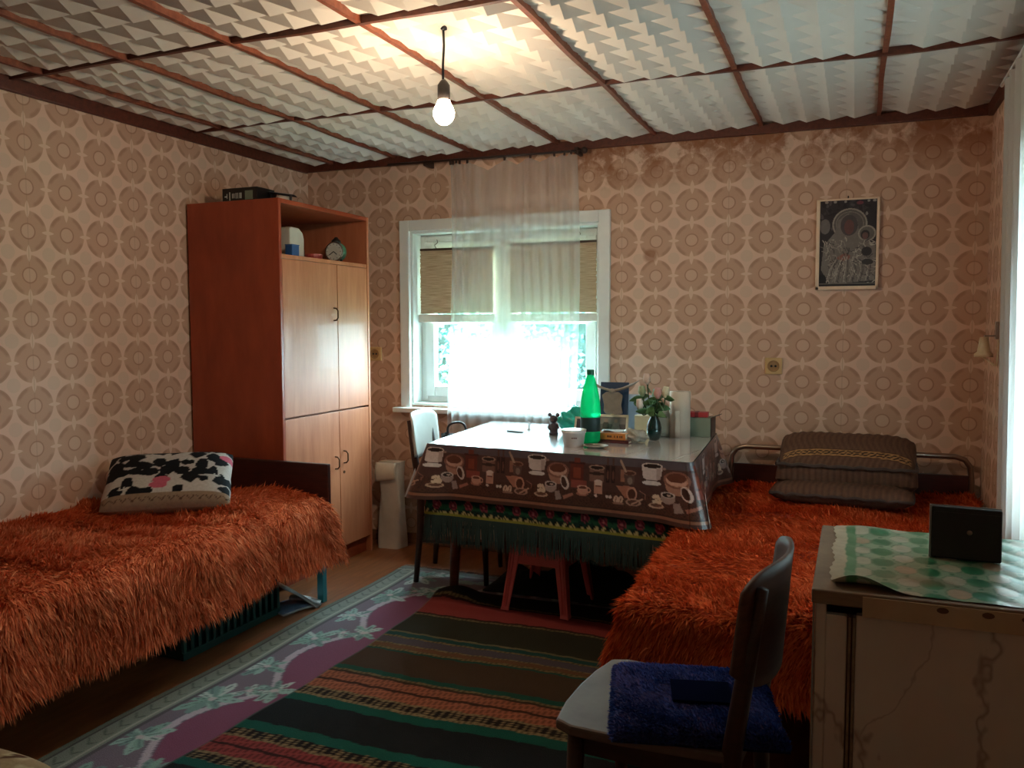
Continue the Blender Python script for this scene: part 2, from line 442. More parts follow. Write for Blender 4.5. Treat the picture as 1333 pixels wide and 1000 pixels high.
# ------------------------------------------------------------------ garden beyond the window
m_lawn = plain('lawn', (84, 116, 76), .9, var=.35, nscale=3)
struct(MB().box(-14, 18, .4, 26, -.55, -.45).build('ground', m_lawn))
m_leaf = plain('leaf_green', (96, 146, 112), .6, var=.35, nscale=9)
m_bark = wood('bark', (90, 72, 54), (130, 108, 84), .9)
m_render = plain('pale_render', (224, 228, 220), .9, var=.08, nscale=2)
hg = thing('hedge', 'dense green garden hedge beyond the window', 'hedge', (-1.0, 6.0, -.45))
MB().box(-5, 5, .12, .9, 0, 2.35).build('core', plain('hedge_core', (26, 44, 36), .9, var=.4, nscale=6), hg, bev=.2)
_rg = np.random.default_rng(77); _n = 16000
_p = np.stack([_rg.uniform(-5, 5, _n), _rg.uniform(-.05, .28, _n), _rg.uniform(0, 2.45, _n)], 1); _p[:, 1] += .12*np.sin(_p[:, 0]*5)*np.cos(_p[:, 2]*6)
_a = _rg.normal(size=(_n, 3)); _a /= np.linalg.norm(_a, axis=1)[:, None]; _b = np.cross(_a, _rg.normal(size=(_n, 3))); _b /= np.linalg.norm(_b, axis=1)[:, None]
fast_mesh('foliage', np.stack([_p, _p+_a*.05+_b*.03, _p+_a*.10, _p+_a*.05-_b*.03], 1).reshape(-1, 3), np.arange(4*_n).reshape(_n, 4), plain('hedge_leaf', (72, 128, 116), .6, var=.35, nscale=4), hg, smooth=False, stuff=True)
def leafy(name, label, cat, loc, h, r, n, seed, trunk):
    t = thing(name, label, cat, loc); rg = np.random.default_rng(seed)
    p = rg.normal(size=(n, 3)); p /= np.linalg.norm(p, axis=1)[:, None]; p *= (rg.random((n, 1))**.4)
    p = p*np.array([r, r, h*.5*(1-trunk)])+np.array([0, 0, h*trunk+h*.5*(1-trunk)])
    a = rg.normal(size=(n, 3)); a /= np.linalg.norm(a, axis=1)[:, None]; b = np.cross(a, rg.normal(size=(n, 3))); b /= np.linalg.norm(b, axis=1)[:, None]
    L, Wd = .07, .03
    V = np.stack([p, p+a*L*.5+b*Wd, p+a*L, p+a*L*.5-b*Wd], 1).reshape(-1, 3)
    fast_mesh('foliage', V, np.arange(4*n).reshape(n, 4), m_leaf, t, smooth=False, stuff=True)
    st = MB(); st.tube([(0, 0, 0), (.03, 0, h*.35), (0, .02, h*.7)], [.06, .045, .02])
    for k in range(5):
        q = k*1.3; st.tube([(0, 0, h*(.3+.06*k)), (math.cos(q)*r*.5, math.sin(q)*r*.5, h*(.5+.07*k))], [.025, .008], 6)
    st.build('trunk', m_bark, t, smooth=True)
leafy('shrub', 'leafy green shrub outside the left window pane', 'shrub', (-.45, 3.6, -.45), 2.0, .5, 1800, 3, .1)
leafy('shrub', 'leafy green shrub outside the right window pane', 'shrub', (1.5, 4.6, -.45), 1.3, .45, 1500, 4, .1)
leafy('tree', 'garden tree standing behind the green hedge', 'tree', (-.9, 8.2, -.45), 4.2, 1.3, 5000, 5, .35)

# ------------------------------------------------------------------ curtains, rod, blinds
m_sheer = sheer('sheer_curtain', (240, 240, 240), .32, .6); m_sheer2 = sheer('net_curtain', (190, 186, 182), .975, .12)
def curtain(name, label, path, ztop, zbot, folds, amp, sag, mat=None):
    """path(u, t) -> (x, y, outward normal): u across, t 0 at the top"""
    nu, nv = 220, 60; u, v, F = gridnp(nu, nv); V = np.zeros((len(u), 3))
    for i in range(len(u)):
        x, y, nx, ny = path(u[i], v[i]); w = (amp(u[i]) if callable(amp) else amp)*(.55+.45*v[i])*math.sin(2*PI*folds(u[i]))
        zt = ztop-sag(u[i])*(1-v[i])**6
        V[i] = (x+nx*w, y+ny*w, zt+(zbot-zt)*v[i])
    return tag(fast_mesh(name, V, F, mat or m_sheer), label, 'curtain')
def f1(u): return 9*u+2.6*math.exp(-((u-.06)/.09)**2)+2.2*math.exp(-((u-.9)/.1)**2)+.5*math.sin(7*u)
def warp1(u): return u-.045*math.sin(2*PI*u)
hooksx = [.985, 1.0, 1.02, 1.04, 1.085, 1.30, 1.445, 1.575, 1.63, 1.665, 1.70]
def sag1(u):
    x = .985+.715*u; d = min(abs(x-h_) for h_ in hooksx); return min(.05, d*.45)
curtain('sheer_curtain', 'thin white sheer curtain hanging before the bright window', lambda u, t: (.985+.715*u-.02*t*(1-u)+.012*math.sin(5*t+6*u), -.095, 0, 1), 2.118, .60, lambda u: 13*u+.3*math.sin(9*u), lambda u: .004+.013*math.exp(-(u/.14)**2)+.013*math.exp(-((1-u)/.2)**2)+.007*math.exp(-((u-.62)/.03)**2), sag1)
curtain('sheer_curtain', 'white sheer curtain hanging on the right wall by the wall lamp', lambda u, t: (3.505, -.62-.25*t-1.85*u*(1-.1*t), 1, 0), 2.135, .48, lambda u: 15*u+.4*math.sin(9*u), .02, lambda u: .01*abs(math.sin(40*u)), m_sheer2)
m_rod = plain('dark_rod', (58, 40, 32), .5, .2)
rod = thing('curtain_rod', 'dark curtain rod with clips above the window', 'curtain rod', (1.25, -.095, 2.12))
MB().tube([(-.65, 0, .022), (.47, 0, .01)], .006).build('pole', m_rod, rod, smooth=True)
MB().ball((.485, 0, .01), .017).build('finial', m_rod, rod, smooth=True)
for x in (-.42, .44): MB().box(x-.008, x+.008, 0, .095, .0, .03).build('bracket', m_rod, rod)
for h_ in hooksx: MB().box(h_-1.25-.004, h_-1.25+.004, -.006, .006, -.008, .014).build('clip', m_rod, rod)
rr = thing('curtain_rod', 'thin white curtain rod on the right wall', 'curtain rod', (3.505, -1.6, 2.14))
MB().tube([(0, -1.0, 0), (0, 1.05, 0)], .007).build('pole', m_white, rr, smooth=True)
for y in (-.9, .0, .98): MB().box(0, .046, y-.008, y+.008, -.008, .012).build('bracket', m_white, rr)
# bamboo blinds
def blind_mat():
    m, nt, b = new_mat('bamboo_slats'); nt.nodes.remove(b); out = nt.nodes['Material Output']; v, (x, y, z) = objco(nt)
    n1 = noise(nt, v, 7, 5, .6, (1.5, 1, 60)); col = mix(nt, (n1*2-.5).clamp(), (150, 122, 92), (232, 214, 184))
    d = nt.nodes.new('ShaderNodeBsdfDiffuse'); t = nt.nodes.new('ShaderNodeBsdfTranslucent')
    nt.links.new(col, d.inputs[0]); nt.links.new(col, t.inputs[0]); ms = nt.nodes.new('ShaderNodeMixShader'); ms.inputs[0].default_value = .07
    nt.links.new(d.outputs[0], ms.inputs[1]); nt.links.new(t.outputs[0], ms.inputs[2]); nt.links.new(ms.outputs[0], out.inputs[0]); return m
m_bamboo = blind_mat()
for a, b, zt, lab in ((.715, 1.165, 1.675, 'bamboo slat blind covering the upper left window sash'), (1.265, 1.755, 1.685, 'bamboo slat blind covering the upper right window sash')):
    t = thing('bamboo_blind', lab, 'blind', ((a+b)/2, .06, 1.27), 0, 'bamboo window blinds'); w = (b-a)/2
    MB().box(-w, w, -.006, .006, zt-1.27, zt-1.27+.012).build('head_rail', plain('rail_brown', (70, 56, 46), .5), t)
    n = 58; sl = MB(); hh = (zt-1.27-.05)/n
    for k in range(n):
        z = .05+k*hh; e = random.uniform(-.003, .003)
        sl.box(-w+e, w+e, -.002+random.uniform(-.001, .001), .002, z, z+hh+.0003)
    tag(sl.build('slats', m_bamboo, t, fix=False), kind='stuff')
    MB().box(-w-.012, w+.012, -.008, .008, .0, .045).build('hem', plain('pale_hem', (214, 208, 196), .7), t, bev=.004)
    for x in (-w*.55, w*.6): MB().tube([(x, -.004, zt-1.27+.012), (x-.008, -.004, zt-1.27+.03), (x+.012, -.004, zt-1.27+.045), (x+.004, 0, zt-1.27+.06)], .0025, 6).build('hook', m_rod, t)

# ------------------------------------------------------------------ bulb
lamp = thing('pendant_bulb', 'bare lit bulb hanging on a dark cord from the ceiling', 'lamp', (1.775, -1.741, 2.205))
MB().lathe([(.0, -.0), (.014, -.001), (.012, -.012), (.0, -.016)], 14).build('ceiling_cap', m_dark, lamp, smooth=True)
MB().tube([(0, 0, -.005), (.002, 0, -.06), (-.002, 0, -.12), (-.002, 0, -.178)], .0042, 8).build('cord', m_dark, lamp, smooth=True)
MB().lathe([(.006, -.168), (.012, -.174), (.020, -.186), (.0205, -.228), (.018, -.236), (.0, -.236)], 18).build('socket', plain('socket_black', (40, 34, 32), .5), lamp, smooth=True)
def emit(name, c, s):
    m, nt, b = new_mat(name); nt.nodes.remove(b); e = nt.nodes.new('ShaderNodeEmission'); e.inputs[0].default_value = (*c, 1); e.inputs[1].default_value = s
    nt.links.new(e.outputs[0], nt.nodes['Material Output'].inputs[0]); return m
MB().lathe([(.0, -.311), (.014, -.308), (.026, -.298), (.033, -.283), (.034, -.272), (.030, -.258), (.023, -.244), (.019, -.234)], 22).build('bulb_glass', emit('bulb_glow', (1.0, .77, .54), 175.0), lamp, smooth=True)

# ------------------------------------------------------------------ wardrobe
m_red = wood('mahogany_panel', (132, 50, 27), (174, 78, 45), .38, (3, 3, 1), 4)
m_door = wood('door_veneer', (172, 96, 60), (204, 130, 92), .48, (6, 6, .8), 4, coat=.05)
m_inner = wood('inner_veneer', (120, 62, 38), (156, 92, 60), .5, (3, 3, 1), 4)
m_handle = plain('bronze_handle', (96, 66, 44), .35, .8)
wd = thing('wardrobe', 'tall reddish wooden wardrobe with open top shelf against the left wall', 'wardrobe', (0, 0, 0))
WX, WY0, WY1, WH = .55, -1.0, -.225, 1.84
box('side_panel', m_red, wd, .012, WX, WY0, WY0+.02, 0, WH, bev=.003)
box('side_panel', m_door, wd, .012, WX, WY1-.02, WY1, 0, WH, bev=.003)
box('top', m_red, wd, .012, WX, WY0+.02, WY1-.02, WH-.022, WH, bev=.003)
box('back', m_inner, wd, .012, .02, WY0+.02, WY1-.02, .08, WH-.022)
box('shelf', m_door, wd, .02, WX-.004, WY0+.02, WY1-.02, 1.565, 1.585)
box('shelf', m_inner, wd, .02, WX-.03, WY0+.02, WY1-.02, .80, .82)
box('bottom', m_inner, wd, .02, WX-.03, WY0+.02, WY1-.02, .085, .10)
box('plinth', m_red, wd, .04, WX-.03, WY0+.02, WY1-.02, 0, .085)
ym = -.53
def door(y0, y1, z0, z1, hx, hz, key=None):
    d = box('door', m_door, wd, WX-.022, WX-.002, y0+.002, y1-.002, z0+.002, z1-.002, bev=.0015)
    r = .012; pts = [(WX-.004, hx, hz+.032), (WX+.014, hx, hz+.030), (WX+.024, hx, hz+.018), (WX+.024, hx, hz-.018), (WX+.014, hx, hz-.030), (WX-.004, hx, hz-.032)]
    MB().tube(pts, .004, 8).build('handle', m_handle, d, smooth=True)
    if key: MB().lathe([(0, 0), (.008, 0), (.008, .004), (0, .004)], 12).build('keyhole', m_handle, d).matrix_local = Matrix.Translation((WX-.003, key[0], key[1])) @ Matrix.Rotation(PI/2, 4, 'Y')
door(WY0+.02, ym, .815, 1.565, ym-.035, 1.31)
door(ym, WY1-.02, .815, 1.565, ym+.045, 1.40) if False else None
d4 = box('door', m_door, wd, WX-.022, WX-.002, ym+.002, WY1-.022, .817, 1.563, bev=.0015)
door(WY0+.02, ym, .09, .81, ym-.045, .545)
door(ym, WY1-.02, .09, .81, ym+.035, .565, (ym+.035, .485))
# things on and in the wardrobe
bx = thing('black_box', 'flat black box with pale lettering lying on top of the wardrobe', 'box', (.30, -.9, WH))
box('carton', plain('carton_black', (16, 17, 18), .35), bx, -.105, .10, -.06, .07, 0, .066)
m_pale = plain('pale_print', (216, 222, 216), .6)
for xx, w, z0, z1 in ((-.09, .012, .024, .030), (-.078, .003, .018, .04), (-.062, .004, .008, .047), (-.045, .003, .018, .04), (-.036, .003, .018, .04), (-.024, .003, .016, .042), (-.014, .003, .016, .042), (-.002, .003, .016, .042), (.006, .003, .016, .042)):
    MB().box(xx, xx+w, -.0612, -.06, z0, z1).build('printed_mark', m_pale, bx)
MB().box(.03, .075, -.0612, -.06, .008, .05).build('printed_panel', plain('greenish_print', (120, 135, 118), .6), bx)
gl = thing('eyeglass_case', 'small black eyeglass case with white lining at the wardrobe top edge', 'case', (.47, -.86, WH))
MB().lathe([(0, 0), (.028, 0), (.034, .014), (.03, .028), (0, .03)], 16, sx=1.1, sy=.8).build('lining', plain('white_lining', (214, 206, 196), .6), gl, smooth=True)
MB().grid(lambda u, v: (-.06+.12*u, -.03+.06*v, .048-.02*u+.006*math.sin(PI*v)), 10, 6).build('lid', m_dark, gl, smooth=True, solid=.004)
MB().tube([(.06, -.02, .0), (.062, -.02, .03)], .006).build('hinge', m_dark, gl)
MB().box(-.06, -.05, -.02, .02, 0, .048).build('back_edge', m_dark, gl)
SZ = 1.585
pk = thing('white_container', 'white boxy plastic container with rounded shoulder on the wardrobe shelf', 'container', (.40, -.73, SZ))
MB().prism([(-.055, 0), (.06, 0), (.062, .10), (.052, .128), (.02, .150), (-.045, .152), (-.056, .142)], 'x', -.05, .05).build('body', plain('cream_plastic', (206, 200, 186), .4), pk, bev=.006)
MB().lathe([(0, 0), (.018, 0), (.018, .016), (0, .018)], 14).build('cap', plain('grey_plastic', (150, 146, 140), .4), pk).matrix_local = Matrix.Translation((0, .046, .132)) @ Matrix.Rotation(math.radians(-50), 4, 'X')
cb = thing('blue_box', 'small blue carton in front of the white container', 'box', (.50, -.835, SZ))
box('carton', plain('carton_blue', (42, 84, 140), .5), cb, -.02, .02, -.028, .028, 0, .052); MB().box(-.021, .021, -.029, .029, .052, .056).build('flap', plain('carton_blue', (42, 84, 140), .5), cb)
dp = thing('grey_folder', 'dark grey upright folder at the left end of the wardrobe shelf', 'folder', (.38, -.955, SZ))
box('cover', plain('folder_grey', (70, 74, 76), .5), dp, -.11, .10, -.02, -.014, 0, .19); box('cover', plain('folder_grey', (70, 74, 76), .5), dp, -.11, .10, .008, .014, 0, .19)
box('pages', plain('old_paper', (170, 160, 140), .8), dp, -.105, .095, -.014, .008, .004, .185, bev=0)
for i, (xx, yy, r, hh, lab) in enumerate(((.36, -.60, .035, .075, 'small glass jar behind the red tin on the wardrobe shelf'), (.32, -.70, .03, .065, 'small cloudy jar beside the white container on the wardrobe shelf'))):
    j = thing('jar', lab, 'jar', (xx, yy, SZ)); MB().lathe([(0, 0), (r, 0), (r, hh*.7), (r*.7, hh*.82), (r*.7, hh*.85)], 16).build('body', plain('jar_glass', (110, 110, 98), .2), j, smooth=True)
    MB().lathe([(r*.78, hh*.85), (r*.78, hh), (0, hh)], 16).build('lid', plain('lid_grey', (128, 120, 108), .5), j, smooth=True)
rt = thing('red_tin', 'low red tin near the alarm clock on the wardrobe shelf', 'tin', (.47, -.62, SZ))
MB().lathe([(0, 0), (.042, 0), (.044, .018), (.0, .018)], 20).build('body', plain('tin_red', (150, 50, 44), .4), rt, smooth=False); MB().lathe([(0, .018), (.045, .018), (.045, .027), (0, .029)], 20).build('lid', plain('tin_red_lid', (176, 78, 70), .35), rt)
ck = thing('alarm_clock', 'green twin-foot alarm clock on the open wardrobe shelf', 'clock', (.455, -.40, SZ), math.radians(-84))
mg = plain('clock_green', (70, 130, 104), .35)
def drum(r, y0, y1, n=26): return MB().lathe([(0, y0), (r, y0), (r, y1), (0, y1)], n)
ROT = Matrix.Translation((0, 0, .058)) @ Matrix.Rotation(PI/2, 4, 'Y')
for nm, r, a, b, mm in (('case', .050, -.028, .018, mg), ('rim', .052, .012, .022, plain('chrome', (180, 180, 176), .25, .9)), ('dial', .046, .018, .0235, plain('dial_cream', (206, 202, 190), .5))):
    drum(r, a, b).build(nm, mm, ck, bev=.002).matrix_local = ROT
hd = MB()
for a, L in ((math.radians(215), .032), (math.radians(-40+180+180), .024)): hd.box(-.0022, .0022, 0, L, .024, .0255, M=Matrix.Rotation(a, 4, 'Z'))
hd.build('hands', m_dark, ck).matrix_local = ROT
tk = MB()
for k in range(12): tk.box(-.0015, .0015, .036, .042, .0235, .0242, M=Matrix.Rotation(k*PI/6, 4, 'Z'))
tk.build('hour_marks', m_dark, ck).matrix_local = ROT
MB().lathe([(.026, 0), (.024, .014), (.012, .024), (.010, .03), (0, .034)], 16, c=(-.005, 0, .104)).build('bell', plain('bell_dark', (62, 60, 56), .4, .5), ck, smooth=True)
for s in (-1, 1): MB().tube([(-.005, s*.026, .02), (.0, s*.036, 0)], .006, 8).build('foot', m_dark, ck)

# ------------------------------------------------------------------ fur
def fur_mat():
    m, nt, b = new_mat('fur_strands'); nt.nodes.remove(b); out = nt.nodes['Material Output']
    a = nt.nodes.new('ShaderNodeAttribute'); a.attribute_name = 'Col'
    d = nt.nodes.new('ShaderNodeBsdfDiffuse'); t = nt.nodes.new('ShaderNodeBsdfTranslucent'); g = nt.nodes.new('ShaderNodeBsdfGlossy'); g.inputs['Roughness'].default_value = .45
    nt.links.new(a.outputs['Color'], d.inputs[0]); nt.links.new(a.outputs['Color'], t.inputs[0])
    m1 = nt.nodes.new('ShaderNodeMixShader'); m1.inputs[0].default_value = .35; nt.links.new(d.outputs[0], m1.inputs[1]); nt.links.new(t.outputs[0], m1.inputs[2])
    m2 = nt.nodes.new('ShaderNodeMixShader'); m2.inputs[0].default_value = .025; g.inputs[0].default_value = (*lin((255, 190, 140)), 1); nt.links.new(m1.outputs[0], m2.inputs[1]); nt.links.new(g.outputs[0], m2.inputs[2])
    nt.links.new(m2.outputs[0], out.inputs[0]); return m
m_fur = fur_mat()
m_furbase = plain('fur_base', (176, 60, 26), .95, var=.3, nscale=30)
def fur(parent, V, F, n, L, comb, seed, c0, c1, out=.5, wid=.0024, mod=None):
    rg = np.random.default_rng(seed); V = np.asarray(V, float); F = np.asarray(F)
    a, b, c, d = (V[F[:, k]] for k in range(4)); nrm = np.cross(c-a, d-b); ar = np.linalg.norm(nrm, axis=1); nrm /= ar[:, None]+1e-12
    fi = rg.choice(len(F), n, p=ar/ar.sum()); s, t = rg.random((n, 1)), rg.random((n, 1))
    p = (a[fi]*(1-s)+b[fi]*s)*(1-t)+(d[fi]*(1-s)+c[fi]*s)*t; N = nrm[fi]
    cb = comb(p, N); cl = rg.normal(size=(n, 3))
    # clumping: neighbouring strands share a lean
    cell = np.floor(p*28).astype(int); hsh = np.sin(cell@np.array([12.9898, 78.233, 37.719]))*43758.5; hx = (hsh-np.floor(hsh))*2*PI
    clump = np.stack([np.cos(hx), np.sin(hx), .3*np.sin(3*hx)], 1)
    swirl = np.stack([np.sin(p[:, 1]*11+p[:, 2]*17+1), np.cos(p[:, 0]*9-p[:, 1]*8+p[:, 2]*9), .5*np.sin(p[:, 1]*15+p[:, 0]*6)], 1)+.6*np.stack([np.sin(p[:, 1]*29+p[:, 2]*31), np.cos(p[:, 1]*26+p[:, 0]*33), .4*np.sin(p[:, 1]*37)], 1)
    dr = N*out+cb+cl*.26+clump*.22+swirl*.42; dr /= np.linalg.norm(dr, axis=1)[:, None]
    dr = dr+N*np.clip(.30-(dr*N).sum(1), 0, None)[:, None]; dr /= np.linalg.norm(dr, axis=1)[:, None]
    ln = L*(.55+.7*rg.random((n, 1))); side = np.cross(dr, N+.3*rg.normal(size=(n, 3))); side /= np.linalg.norm(side, axis=1)[:, None]+1e-9
    mid = p+dr*ln*.5; tip = p+dr*ln*.85+(cb*.45+N*.05+np.array([0, 0, -.12]))*ln*.45
    w = wid*(.6+.8*rg.random((n, 1)))
    if mod: mid, tip = mod(mid), mod(tip)
    X = np.stack([p-side*w, p+side*w, mid+side*w*.8, mid-side*w*.8, tip], 1).reshape(-1, 3)
    i = np.arange(n)*5; T = np.concatenate([np.stack([i, i+1, i+2], 1), np.stack([i, i+2, i+3], 1), np.stack([i+3, i+2, i+4], 1)])
    k = rg.random((n, 1)); k = np.clip(k*.75+.25*((hsh*7.3-np.floor(hsh*7.3))[:, None]), 0, 1)
    col = np.array(lin(c0))*(1-k)+np.array(lin(c1))*k
    nn = N+.45*rg.normal(size=(n, 3))*[1, 1, .6]+.25*dr; nn /= np.linalg.norm(nn, axis=1)[:, None]
    fast_mesh('fur', X, T, m_fur, parent, cols=np.repeat(col, 5, 0), smooth=True, stuff=True, normals=np.repeat(nn, 5, 0))

# ------------------------------------------------------------------ left bed
m_bedwood = wood('dark_headboard', (48, 20, 16), (78, 34, 26), .35)
m_teal = plain('teal_paint', (38, 130, 140), .4)
m_mat = plain('mattress_ticking', (150, 120, 100), .9)
bl = thing('bed', 'single bed with dark headboard and teal legs by the wardrobe', 'bed', (0, 0, 0))
box('headboard', m_bedwood, bl, .03, .825, -1.045, -1.02, .18, .625, bev=.004)
box('mattress', m_mat, bl, .03, .82, -3.05, -1.06, .30, .455, bev=.02)
fr = MB(); fr.box(.03, .06, -3.08, -1.02, .24, .30); fr.box(.79, .82, -3.08, -1.02, .24, .30); fr.box(.03, .82, -3.08, -3.05, .24, .30); fr.box(.03, .82, -1.07, -1.045, .24, .30)
fr.build('frame', m_teal, bl, bev=.003)
for x, y in ((.805, -1.075), (.05, -1.075), (.805, -3.06), (.05, -3.06)): MB().box(x-.016, x+.016, y-.016, y+.016, 0, .26).build('leg', m_teal, bl, bev=.003)
def drape_left(u, v):
    y = -1.06-v*2.02; s = u*(1.10-.055*np.exp(-((y+1.62)/.38)**2))
    top = .478+.02*np.sin(y*5+1.0)*np.clip(s, 0, .6)+.012*np.sin(s*9+y*3)
    e = .77; d = np.clip(s-e, 0, None)
    th = np.clip(d/.16, 0, 1)*PI/2
    x = np.where(s < e, s+.015, e+.015+.10*np.sin(th)+np.clip(d-.16, 0, None)*.25+.010*np.sin(y*13)*np.clip(d*8, 0, 1))
    z = np.where(s < e, top, top-.10*(1-np.cos(th))-np.clip(d-.16, 0, None)*.93)
    end = np.clip(1-(v*2.02)/.06, 0, 1); z = z-.04*end**2
    return x, y, z
u, v, F = gridnp(60, 90); X = np.stack(drape_left(u, v), 1); F = F[:, ::-1]
fbL = thing('fur_blanket', 'shaggy orange fur blanket spread over the bed by the wardrobe', 'blanket', (0, 0, 0), 0, 'orange fur blankets')
ob = fast_mesh('backing', X, F, m_furbase, fbL); q = ob.modifiers.new('thick', 'SOLIDIFY'); q.thickness = .012; q.offset = 1 if False else 0
def combL(p, N):
    side = np.clip((p[:, 0]-.55)/.36, 0, 1)[:, None]
    return np.array([.7, -.30, 0])*(1-side)*.9+np.array([.2, -.35, -.95])*side
fur(fbL, X, F, 190000, .050, combL, 5, (206, 80, 44), (255, 158, 106), .45, mod=lambda q: np.column_stack([np.maximum(q[:, 0], .006), np.minimum(q[:, 1], -1.035), q[:, 2]]))

# left cushion
def pillow(w, d, th, n=30, pw=4.0):
    u, v, F = gridnp(n, n); a, b = u*2-1, v*2-1
    t = np.sqrt(np.clip((1-np.abs(a)**pw)*(1-np.abs(b)**pw), 0, 1))
    pin = 1-.07*(np.abs(a)**2+np.abs(b)**2)/2*1.0
    x, y = a*w/2*pin*(1+.05*np.abs(b)), b*d/2*pin*(1+.05*np.abs(a))
    top = np.stack([x, y, t*th/2], 1); bot = np.stack([x, y, -t*th/2], 1)
    return np.concatenate([top, bot]), np.concatenate([F, F[:, ::-1]+len(u)]), a, b
V, F, a, b = pillow(.51, .34, .13, 90)
P = Canvas(a*.26, b*.18, (196, 186, 178)); rg = random.Random(4)
for q_ in range(54):
    cx, cy = -.245+.06*(q_ % 9)+rg.uniform(-.012, .012)+.03*(q_//9 % 2), -.115+.056*(q_//9)+rg.uniform(-.012, .012); k = rg.randint(5, 8); r = rg.uniform(.028, .042)
    if rg.random() < .28: continue
    a0 = rg.uniform(0, 6)
    P.poly([(cx+r*rg.uniform(.6, 1.25)*math.cos(a0+2*PI*i/k), cy+r*rg.uniform(.6, 1.2)*math.sin(a0+2*PI*i/k)) for i in range(k)], (14, 14, 18))
for cx, cy in ((-.03, -.09), (.24, .1), (-.02, -.06)): P.ell(cx, cy, .035, .022, (196, 92, 110))
for cx, cy in ((-.17, -.11), (.2, -.04), (.08, .07)):
    for k in range(5): P.line([(cx, cy), (cx+.02*math.cos(.5+k*.55), cy+.02*math.sin(.5+k*.55))], .005, (206, 200, 192))
P.rect(-.3, .3, -.3, -.135, (150, 126, 104))
for k in range(14): P.line([(-.25+k*.037, -.15), (-.235+k*.037, -.165), (-.22+k*.037, -.15)], .004, (92, 68, 52))
cols = np.concatenate([P.c, np.tile(np.array(lin((150, 126, 104))), (len(a), 1))])
cu = thing('cushion', 'black and white leaf print cushion lying on the orange blanket', 'cushion', (.36, -1.52, .492), math.radians(37))
pc = fast_mesh('cover', V, F, vcol('cushion_print', .85, .2, 90), cu, cols=cols)
pc.rotation_euler = (math.radians(30), 0, 0); pc.location = (0, .02, .10)

# crate and magazines under the left bed
m_crate = plain('crate_green', (24, 62, 56), .45)
cr = thing('plastic_crate', 'dark green plastic crate pushed under the left bed', 'crate', (.58, -1.56, 0))
box('base', m_crate, cr, -.2, .14, -.28, .28, 0, .012)
for s in (-1, 1):
    sd = box('end_wall', m_crate, cr, -.2, .14, s*.28-.006, s*.28+.006, .01, .20)
for xx in (-.2, .14):
    for k in range(15):
        y = -.275+k*.0393; MB().box(xx-.005, xx+.005, y-.008, y+.008, .012, .188).build('slat', m_crate, cr)
    box('rim', m_crate, cr, xx-.008, xx+.008, -.286, .286, .17, .20); box('rim', m_crate, cr, xx-.008, xx+.008, -.286, .286, .0, .03)
m_pap = plain('newsprint', (178, 184, 184), .7, var=.3, nscale=40)
def magazine(label, loc, rz, rx, ry, w=.21, d=.15, th=.010, cover=(176, 182, 184)):
    t = thing('magazine', label, 'magazine', loc, rz, 'old magazines under the bed'); t.rotation_euler = (rx, ry, rz)
    MB().grid(lambda u, v: (-w/2+w*u, -d/2+d*v, th+.012*math.sin(PI*u)*.6), 8, 2).build('cover', plain('mag_cover_%d' % cover[0], cover, .4, var=.35, nscale=25), t, smooth=True, solid=.001)
    MB().grid(lambda u, v: (-w/2+.003+(w-.006)*u, -d/2+.003+(d-.006)*v, th-.002+.012*math.sin(PI*u)*.6), 8, 2).build('pages', m_pap, t, smooth=True, solid=th)
magazine('pale open magazine leaning upright beside the teal bed leg', (.735, -1.185, .055), math.radians(60), 0, math.radians(38), cover=(196, 198, 190))
magazine('bluish magazine lying flat on the floor under the bed', (.735, -1.19, .0), math.radians(70), 0, 0, .2, .14, cover=(98, 116, 140))
magazine('thin white leaflet lying on the floor magazine', (.765, -1.15, .024), math.radians(25), 0, math.radians(12), .14, .05, .006, cover=(214, 218, 216))

# ------------------------------------------------------------------ right bed
m_chrome = plain('worn_chrome', (150, 132, 118), .28, .9)
br = thing('bed', 'metal bed with bent chrome head rail along the right wall', 'bed', (0, 0, 0))
pts = [(2.475, -.075, 0), (2.475, -.075, .56), (2.482, -.075, .625), (2.503, -.075, .656), (2.54, -.075, .668), (3.44, -.075, .668), (3.478, -.075, .656), (3.50, -.075, .625), (3.507, -.075, .56), (3.507, -.075, 0)]
MB().tube(pts, .0125, 12).build('head_rail', m_chrome, br, smooth=True)
box('head_panel', m_bedwood, br, 2.49, 3.495, -.085, -.065, .25, .585)
box('mattress', m_mat, br, 2.475, 3.51, -1.90, -.10, .28, .455, bev=.02)
fr = MB(); fr.box(2.475, 2.505, -1.9, -.085, .23, .28); fr.box(3.48, 3.51, -1.9, -.085, .23, .28); fr.box(2.475, 3.51, -1.9, -1.87, .23, .28); fr.build('frame', m_dark, br)
for x in (2.49, 3.495): MB().box(x-.015, x+.015, -1.9, -1.87, 0, .25).build('leg', m_dark, br)
def drape_right(u, v):
    s = (1-u)*1.29-.24; t = v*2.08       # s<0 hangs on the aisle side, t>1.82 hangs at the foot
    a = np.clip(-s, 0, None); b = np.clip(t-1.84, 0, None); d = np.sqrt(a*a+b*b)+1e-9
    d2 = np.minimum(d, .245); th = np.clip(d2/.07, 0, 1)*PI/2; fl = .045*np.sin(th)+np.clip(d2-.07, 0, None)*.25
    x = 2.465+np.clip(s, 0, None)-fl*a/d; y = -.09-np.clip(t, None, 1.84)-fl*b/d
    top = .482+.010*np.sin(x*8+y*5)
    z = top-.045*(1-np.cos(th))-np.clip(d2-.07, 0, None)*.92
    return x, y, z
u, v, F = gridnp(70, 100); X = np.stack(drape_right(u, v), 1); F = F[:, ::-1]
